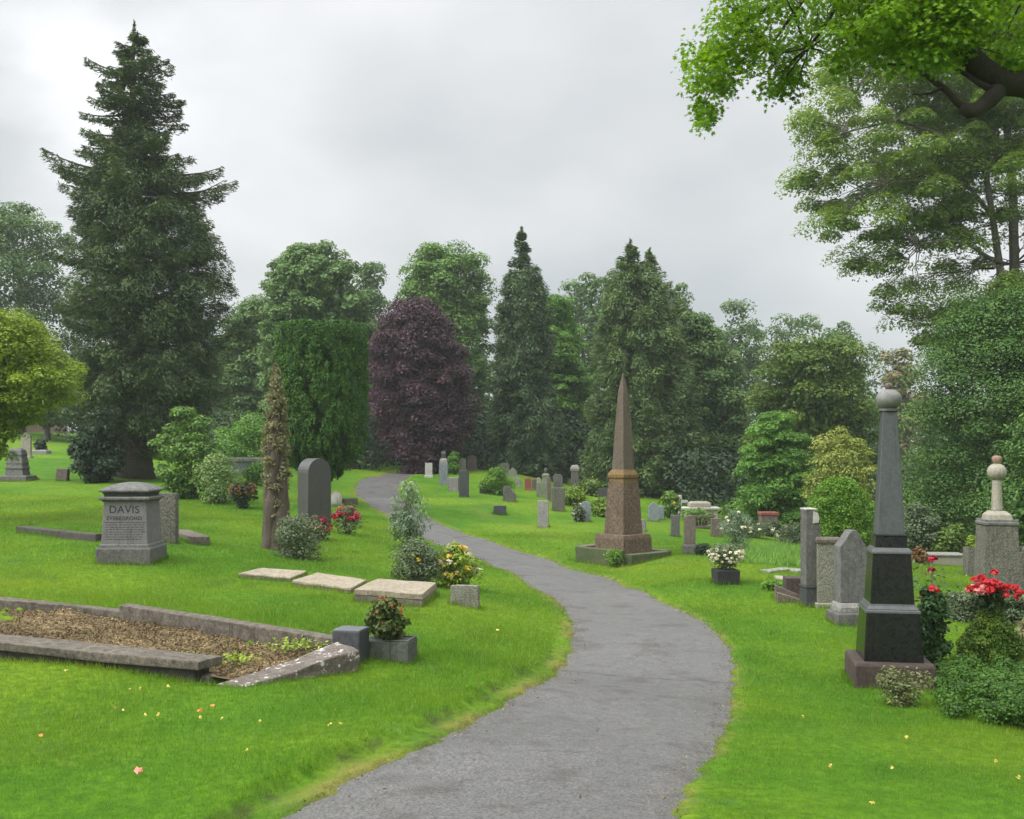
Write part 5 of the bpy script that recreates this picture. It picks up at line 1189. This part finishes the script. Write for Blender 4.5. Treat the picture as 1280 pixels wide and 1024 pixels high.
# --- longer unmown grass added at the stones' feet, toned darker as contact shade
def foot_grass():
    V=[]; R=[]
    bpy.context.view_layer.update()
    for o in list(COL.objects):
        if o.parent or o.get('category') not in ('headstone','tomb','monument','obelisk','ledger slab','planter','flower block','grave kerb','tombstone','pillar','stone','grave'): continue
        if o.location.y>46: continue
        pts=[]
        for ch in o.children:
            if ch.type=='MESH': pts+=[o.matrix_world@ch.matrix_local@Vector(q) for q in ch.bound_box] if o.get('category')!='obelisk' or ch.name.startswith(('plinth','kerb','step')) else []
        if o.get('category')=='grave' and o.name.startswith('kerbed'): 
            ring=[guv(*q) for q in ((7,-.01),(.1,-.03),(.0,.05),(-.36,.1),(-.93,1.48),(-.5,2.06),(3,2.6),(8,2.7))]; segs=list(zip(ring[:-1],ring[1:]))
        else:
            loc=[o.matrix_world.inverted()@p for p in pts]
            if o.get('category') in ('ledger slab','grave kerb'):
                ch=[c for c in o.children][0]; vs=[Vector(v.co[:2]) for v in ch.data.vertices]
                n=len(vs); x0,x1=min(v.x for v in vs),max(v.x for v in vs)
                # convex outline of the stone
                P=sorted((round(v.x,3),round(v.y,3)) for v in vs); hull=[]
                for seq in (P,P[::-1]):
                    half=[]
                    for p in seq:
                        while len(half)>1 and (half[-1][0]-half[-2][0])*(p[1]-half[-2][1])-(half[-1][1]-half[-2][1])*(p[0]-half[-2][0])<=0: half.pop()
                        half.append(p)
                    hull+=half[:-1]
                ring=[(o.matrix_world@Vector((*p,0))).to_2d() for p in hull]
            else:
                low=[q for q in loc if q.z<.25]
                if not low: continue
                x0,x1=min(q.x for q in low),max(q.x for q in low); y0,y1=min(q.y for q in low),max(q.y for q in low)
                ring=[(o.matrix_world@Vector((x,y,0))).to_2d() for x,y in ((x0,y0),(x1,y0),(x1,y1),(x0,y1))]
            segs=list(zip(ring,ring[1:]+ring[:1]))
        for p,q in segs:
            L_=(q-p).length; n=int(L_*(150 if o.location.y<20 else 90))
            if n<1: continue
            d=(q-p)/max(L_,1e-6); nr=Vector((d.y,-d.x))
            for _ in range(n):
                w=random.uniform(-.01,.055); s=p+d*random.uniform(0,L_)+nr*w
                V.append((s.x,s.y)); R.append(random.random())
    V=np.array(V); n=len(V); z=hb(V[:,0],V[:,1])-.02; k=np.maximum(V[:,1]/12,.8)
    hg=rng.uniform(.05,.12,n)*np.clip(k,.8,1.3); w=.0036*k; a=rng.uniform(0,6.28,n); T=np.empty((n,3,3))
    T[:,0]=np.c_[V[:,0]-np.cos(a)*w,V[:,1]-np.sin(a)*w,z]; T[:,1]=np.c_[V[:,0]+np.cos(a)*w,V[:,1]+np.sin(a)*w,z]; T[:,2]=np.c_[V[:,0]+rng.normal(0,.025,n),V[:,1]+rng.normal(0,.025,n),z+hg]
    prop(link('grass_tufts',npmesh('grass_tufts',T.reshape(-1,3),3,{'rnd':rng.random(n)*.7,'dry':np.zeros(n)}),M['blade']),'longer unmown grass added at the feet of the stones, darkened as contact shade',None,None,'stuff')
foot_grass()
# ------------------------------------------------------------------ sky, sun, air, camera
SUN_EL, SUN_AZ = math.radians(48), math.radians(-118)      # sun behind cloud, high over the viewer's left shoulder
w=bpy.data.worlds.new("World"); sc.world=w; w.use_nodes=True; nt=w.node_tree; nt.nodes.clear()
sky=N(nt,'ShaderNodeTexSky'); sky.sky_type='NISHITA'; sky.sun_disc=False; sky.sun_elevation=SUN_EL; sky.sun_rotation=SUN_AZ
b1=N(nt,'ShaderNodeBackground',Strength=.10); nt.links.new(sky.outputs[0],b1.inputs[0])
tc=N(nt,'ShaderNodeTexCoord').outputs['Generated']
sep=N(nt,'ShaderNodeSeparateXYZ'); nt.links.new(tc,sep.inputs[0])
mp=N(nt,'ShaderNodeMapping'); mp.inputs['Scale'].default_value=(1,1,1.7); nt.links.new(tc,mp.inputs[0])
c1=noise(nt,mp.outputs[0],2.0,4,.42); c2=noise(nt,mp.outputs[0],4.2,5,.5)
cl=mixc(nt,ramp(nt,c1,.36,.66),(.45,.485,.515),(.84,.85,.865))
cl=mixc(nt,.28,cl,mixc(nt,ramp(nt,c2,.35,.68),(.55,.58,.61),(.94,.945,.955)))
# overcast sky: brighter overhead than near the horizon
r=N(nt,'ShaderNodeMapRange'); r.inputs[1].default_value=.0; r.inputs[2].default_value=.38; r.inputs[3].default_value=.91; r.inputs[4].default_value=1.05; nt.links.new(sep.outputs[2],r.inputs[0])
r2=N(nt,'ShaderNodeMapRange'); r2.inputs[1].default_value=.40; r2.inputs[2].default_value=.95; r2.inputs[3].default_value=0; r2.inputs[4].default_value=ZEN; nt.links.new(sep.outputs[2],r2.inputs[0])
ad=N(nt,'ShaderNodeMath',operation='ADD'); nt.links.new(r.outputs[0],ad.inputs[0]); nt.links.new(r2.outputs[0],ad.inputs[1])
# thin bright break in the cloud low on the left
vn=N(nt,'ShaderNodeVectorMath',operation='DISTANCE'); nt.links.new(tc,vn.inputs[0])
dv=Vector(((0-640)/F,1,(HZ-70)/F)).normalized(); vn.inputs[1].default_value=dv
br=N(nt,'ShaderNodeMapRange'); br.interpolation_type='SMOOTHSTEP'; br.inputs[1].default_value=.26; br.inputs[2].default_value=.0; br.inputs[3].default_value=0; br.inputs[4].default_value=.26; nt.links.new(vn.outputs['Value'],br.inputs[0])
bm_=N(nt,'ShaderNodeMath',operation='MULTIPLY'); nt.links.new(br.outputs[0],bm_.inputs[0]); nt.links.new(ramp(nt,c2,.38,.6),bm_.inputs[1])
ad2=N(nt,'ShaderNodeMath',operation='ADD'); nt.links.new(ad.outputs[0],ad2.inputs[0]); nt.links.new(bm_.outputs[0],ad2.inputs[1])
# the cloud glows broadly round the hidden sun
sv=N(nt,'ShaderNodeVectorMath',operation='DISTANCE'); nt.links.new(tc,sv.inputs[0])
sv.inputs[1].default_value=(math.sin(SUN_AZ)*math.cos(SUN_EL),math.cos(SUN_AZ)*math.cos(SUN_EL),math.sin(SUN_EL))
sg=N(nt,'ShaderNodeMapRange'); sg.interpolation_type='SMOOTHSTEP'; sg.inputs[1].default_value=1.15; sg.inputs[2].default_value=.0; sg.inputs[3].default_value=0; sg.inputs[4].default_value=GLOW; nt.links.new(sv.outputs['Value'],sg.inputs[0])
ad3=N(nt,'ShaderNodeMath',operation='ADD'); nt.links.new(ad2.outputs[0],ad3.inputs[0]); nt.links.new(sg.outputs[0],ad3.inputs[1]); ad2=ad3
b2=N(nt,'ShaderNodeBackground'); nt.links.new(cl,b2.inputs[0]); nt.links.new(ad2.outputs[0],b2.inputs[1])
mx=N(nt,'ShaderNodeMixShader'); mx.inputs[0].default_value=.96; nt.links.new(b1.outputs[0],mx.inputs[1]); nt.links.new(b2.outputs[0],mx.inputs[2])
o=N(nt,'ShaderNodeOutputWorld'); nt.links.new(mx.outputs[0],o.inputs[0])
sl=bpy.data.lights.new('sun','SUN'); sl.energy=1.5; sl.angle=math.radians(16); sl.color=(1,.96,.9)
so=bpy.data.objects.new('sun',sl); COL.objects.link(so)
sdir=Vector((math.sin(SUN_AZ)*math.cos(SUN_EL),math.cos(SUN_AZ)*math.cos(SUN_EL),math.sin(SUN_EL)))
so.rotation_euler=(-sdir).to_track_quat('-Z','Y').to_euler()
if HAZE:
    mb=MB(); mb.box(0,80,-14,520,400,50)
    m,nt=newmat('damp_air'); v=N(nt,'ShaderNodeVolumePrincipled'); v.inputs['Color'].default_value=(.93,.96,1,1); v.inputs['Density'].default_value=HAZE; v.inputs['Anisotropy'].default_value=.2
    o=N(nt,'ShaderNodeOutputMaterial'); nt.links.new(v.outputs[0],o.inputs['Volume'])
    prop(mb.build('haze',m),'thin damp air over the cemetery',None,None,'stuff')
cd=bpy.data.cameras.new('camera'); cam=bpy.data.objects.new('camera',cd); COL.objects.link(cam); sc.camera=cam
cam.location=(0,0,CAMZ); cam.rotation_euler=(PI/2,0,0)
cd.sensor_width=36; cd.lens=F/1280*36; cd.shift_y=(HZ-512)/1280; cd.clip_end=3000; cd.clip_start=.1
sc.view_settings.view_transform='Standard'; sc.view_settings.look='None'; sc.view_settings.exposure=EXPO; sc.view_settings.gamma=1
cy=sc.cycles; cy.use_denoising=True; cy.max_bounces=6; cy.diffuse_bounces=3; cy.glossy_bounces=2; cy.transmission_bounces=3; cy.volume_bounces=1; cy.transparent_max_bounces=4
cy.use_adaptive_sampling=True; cy.adaptive_threshold=.02; cy.caustics_reflective=False; cy.caustics_refractive=False
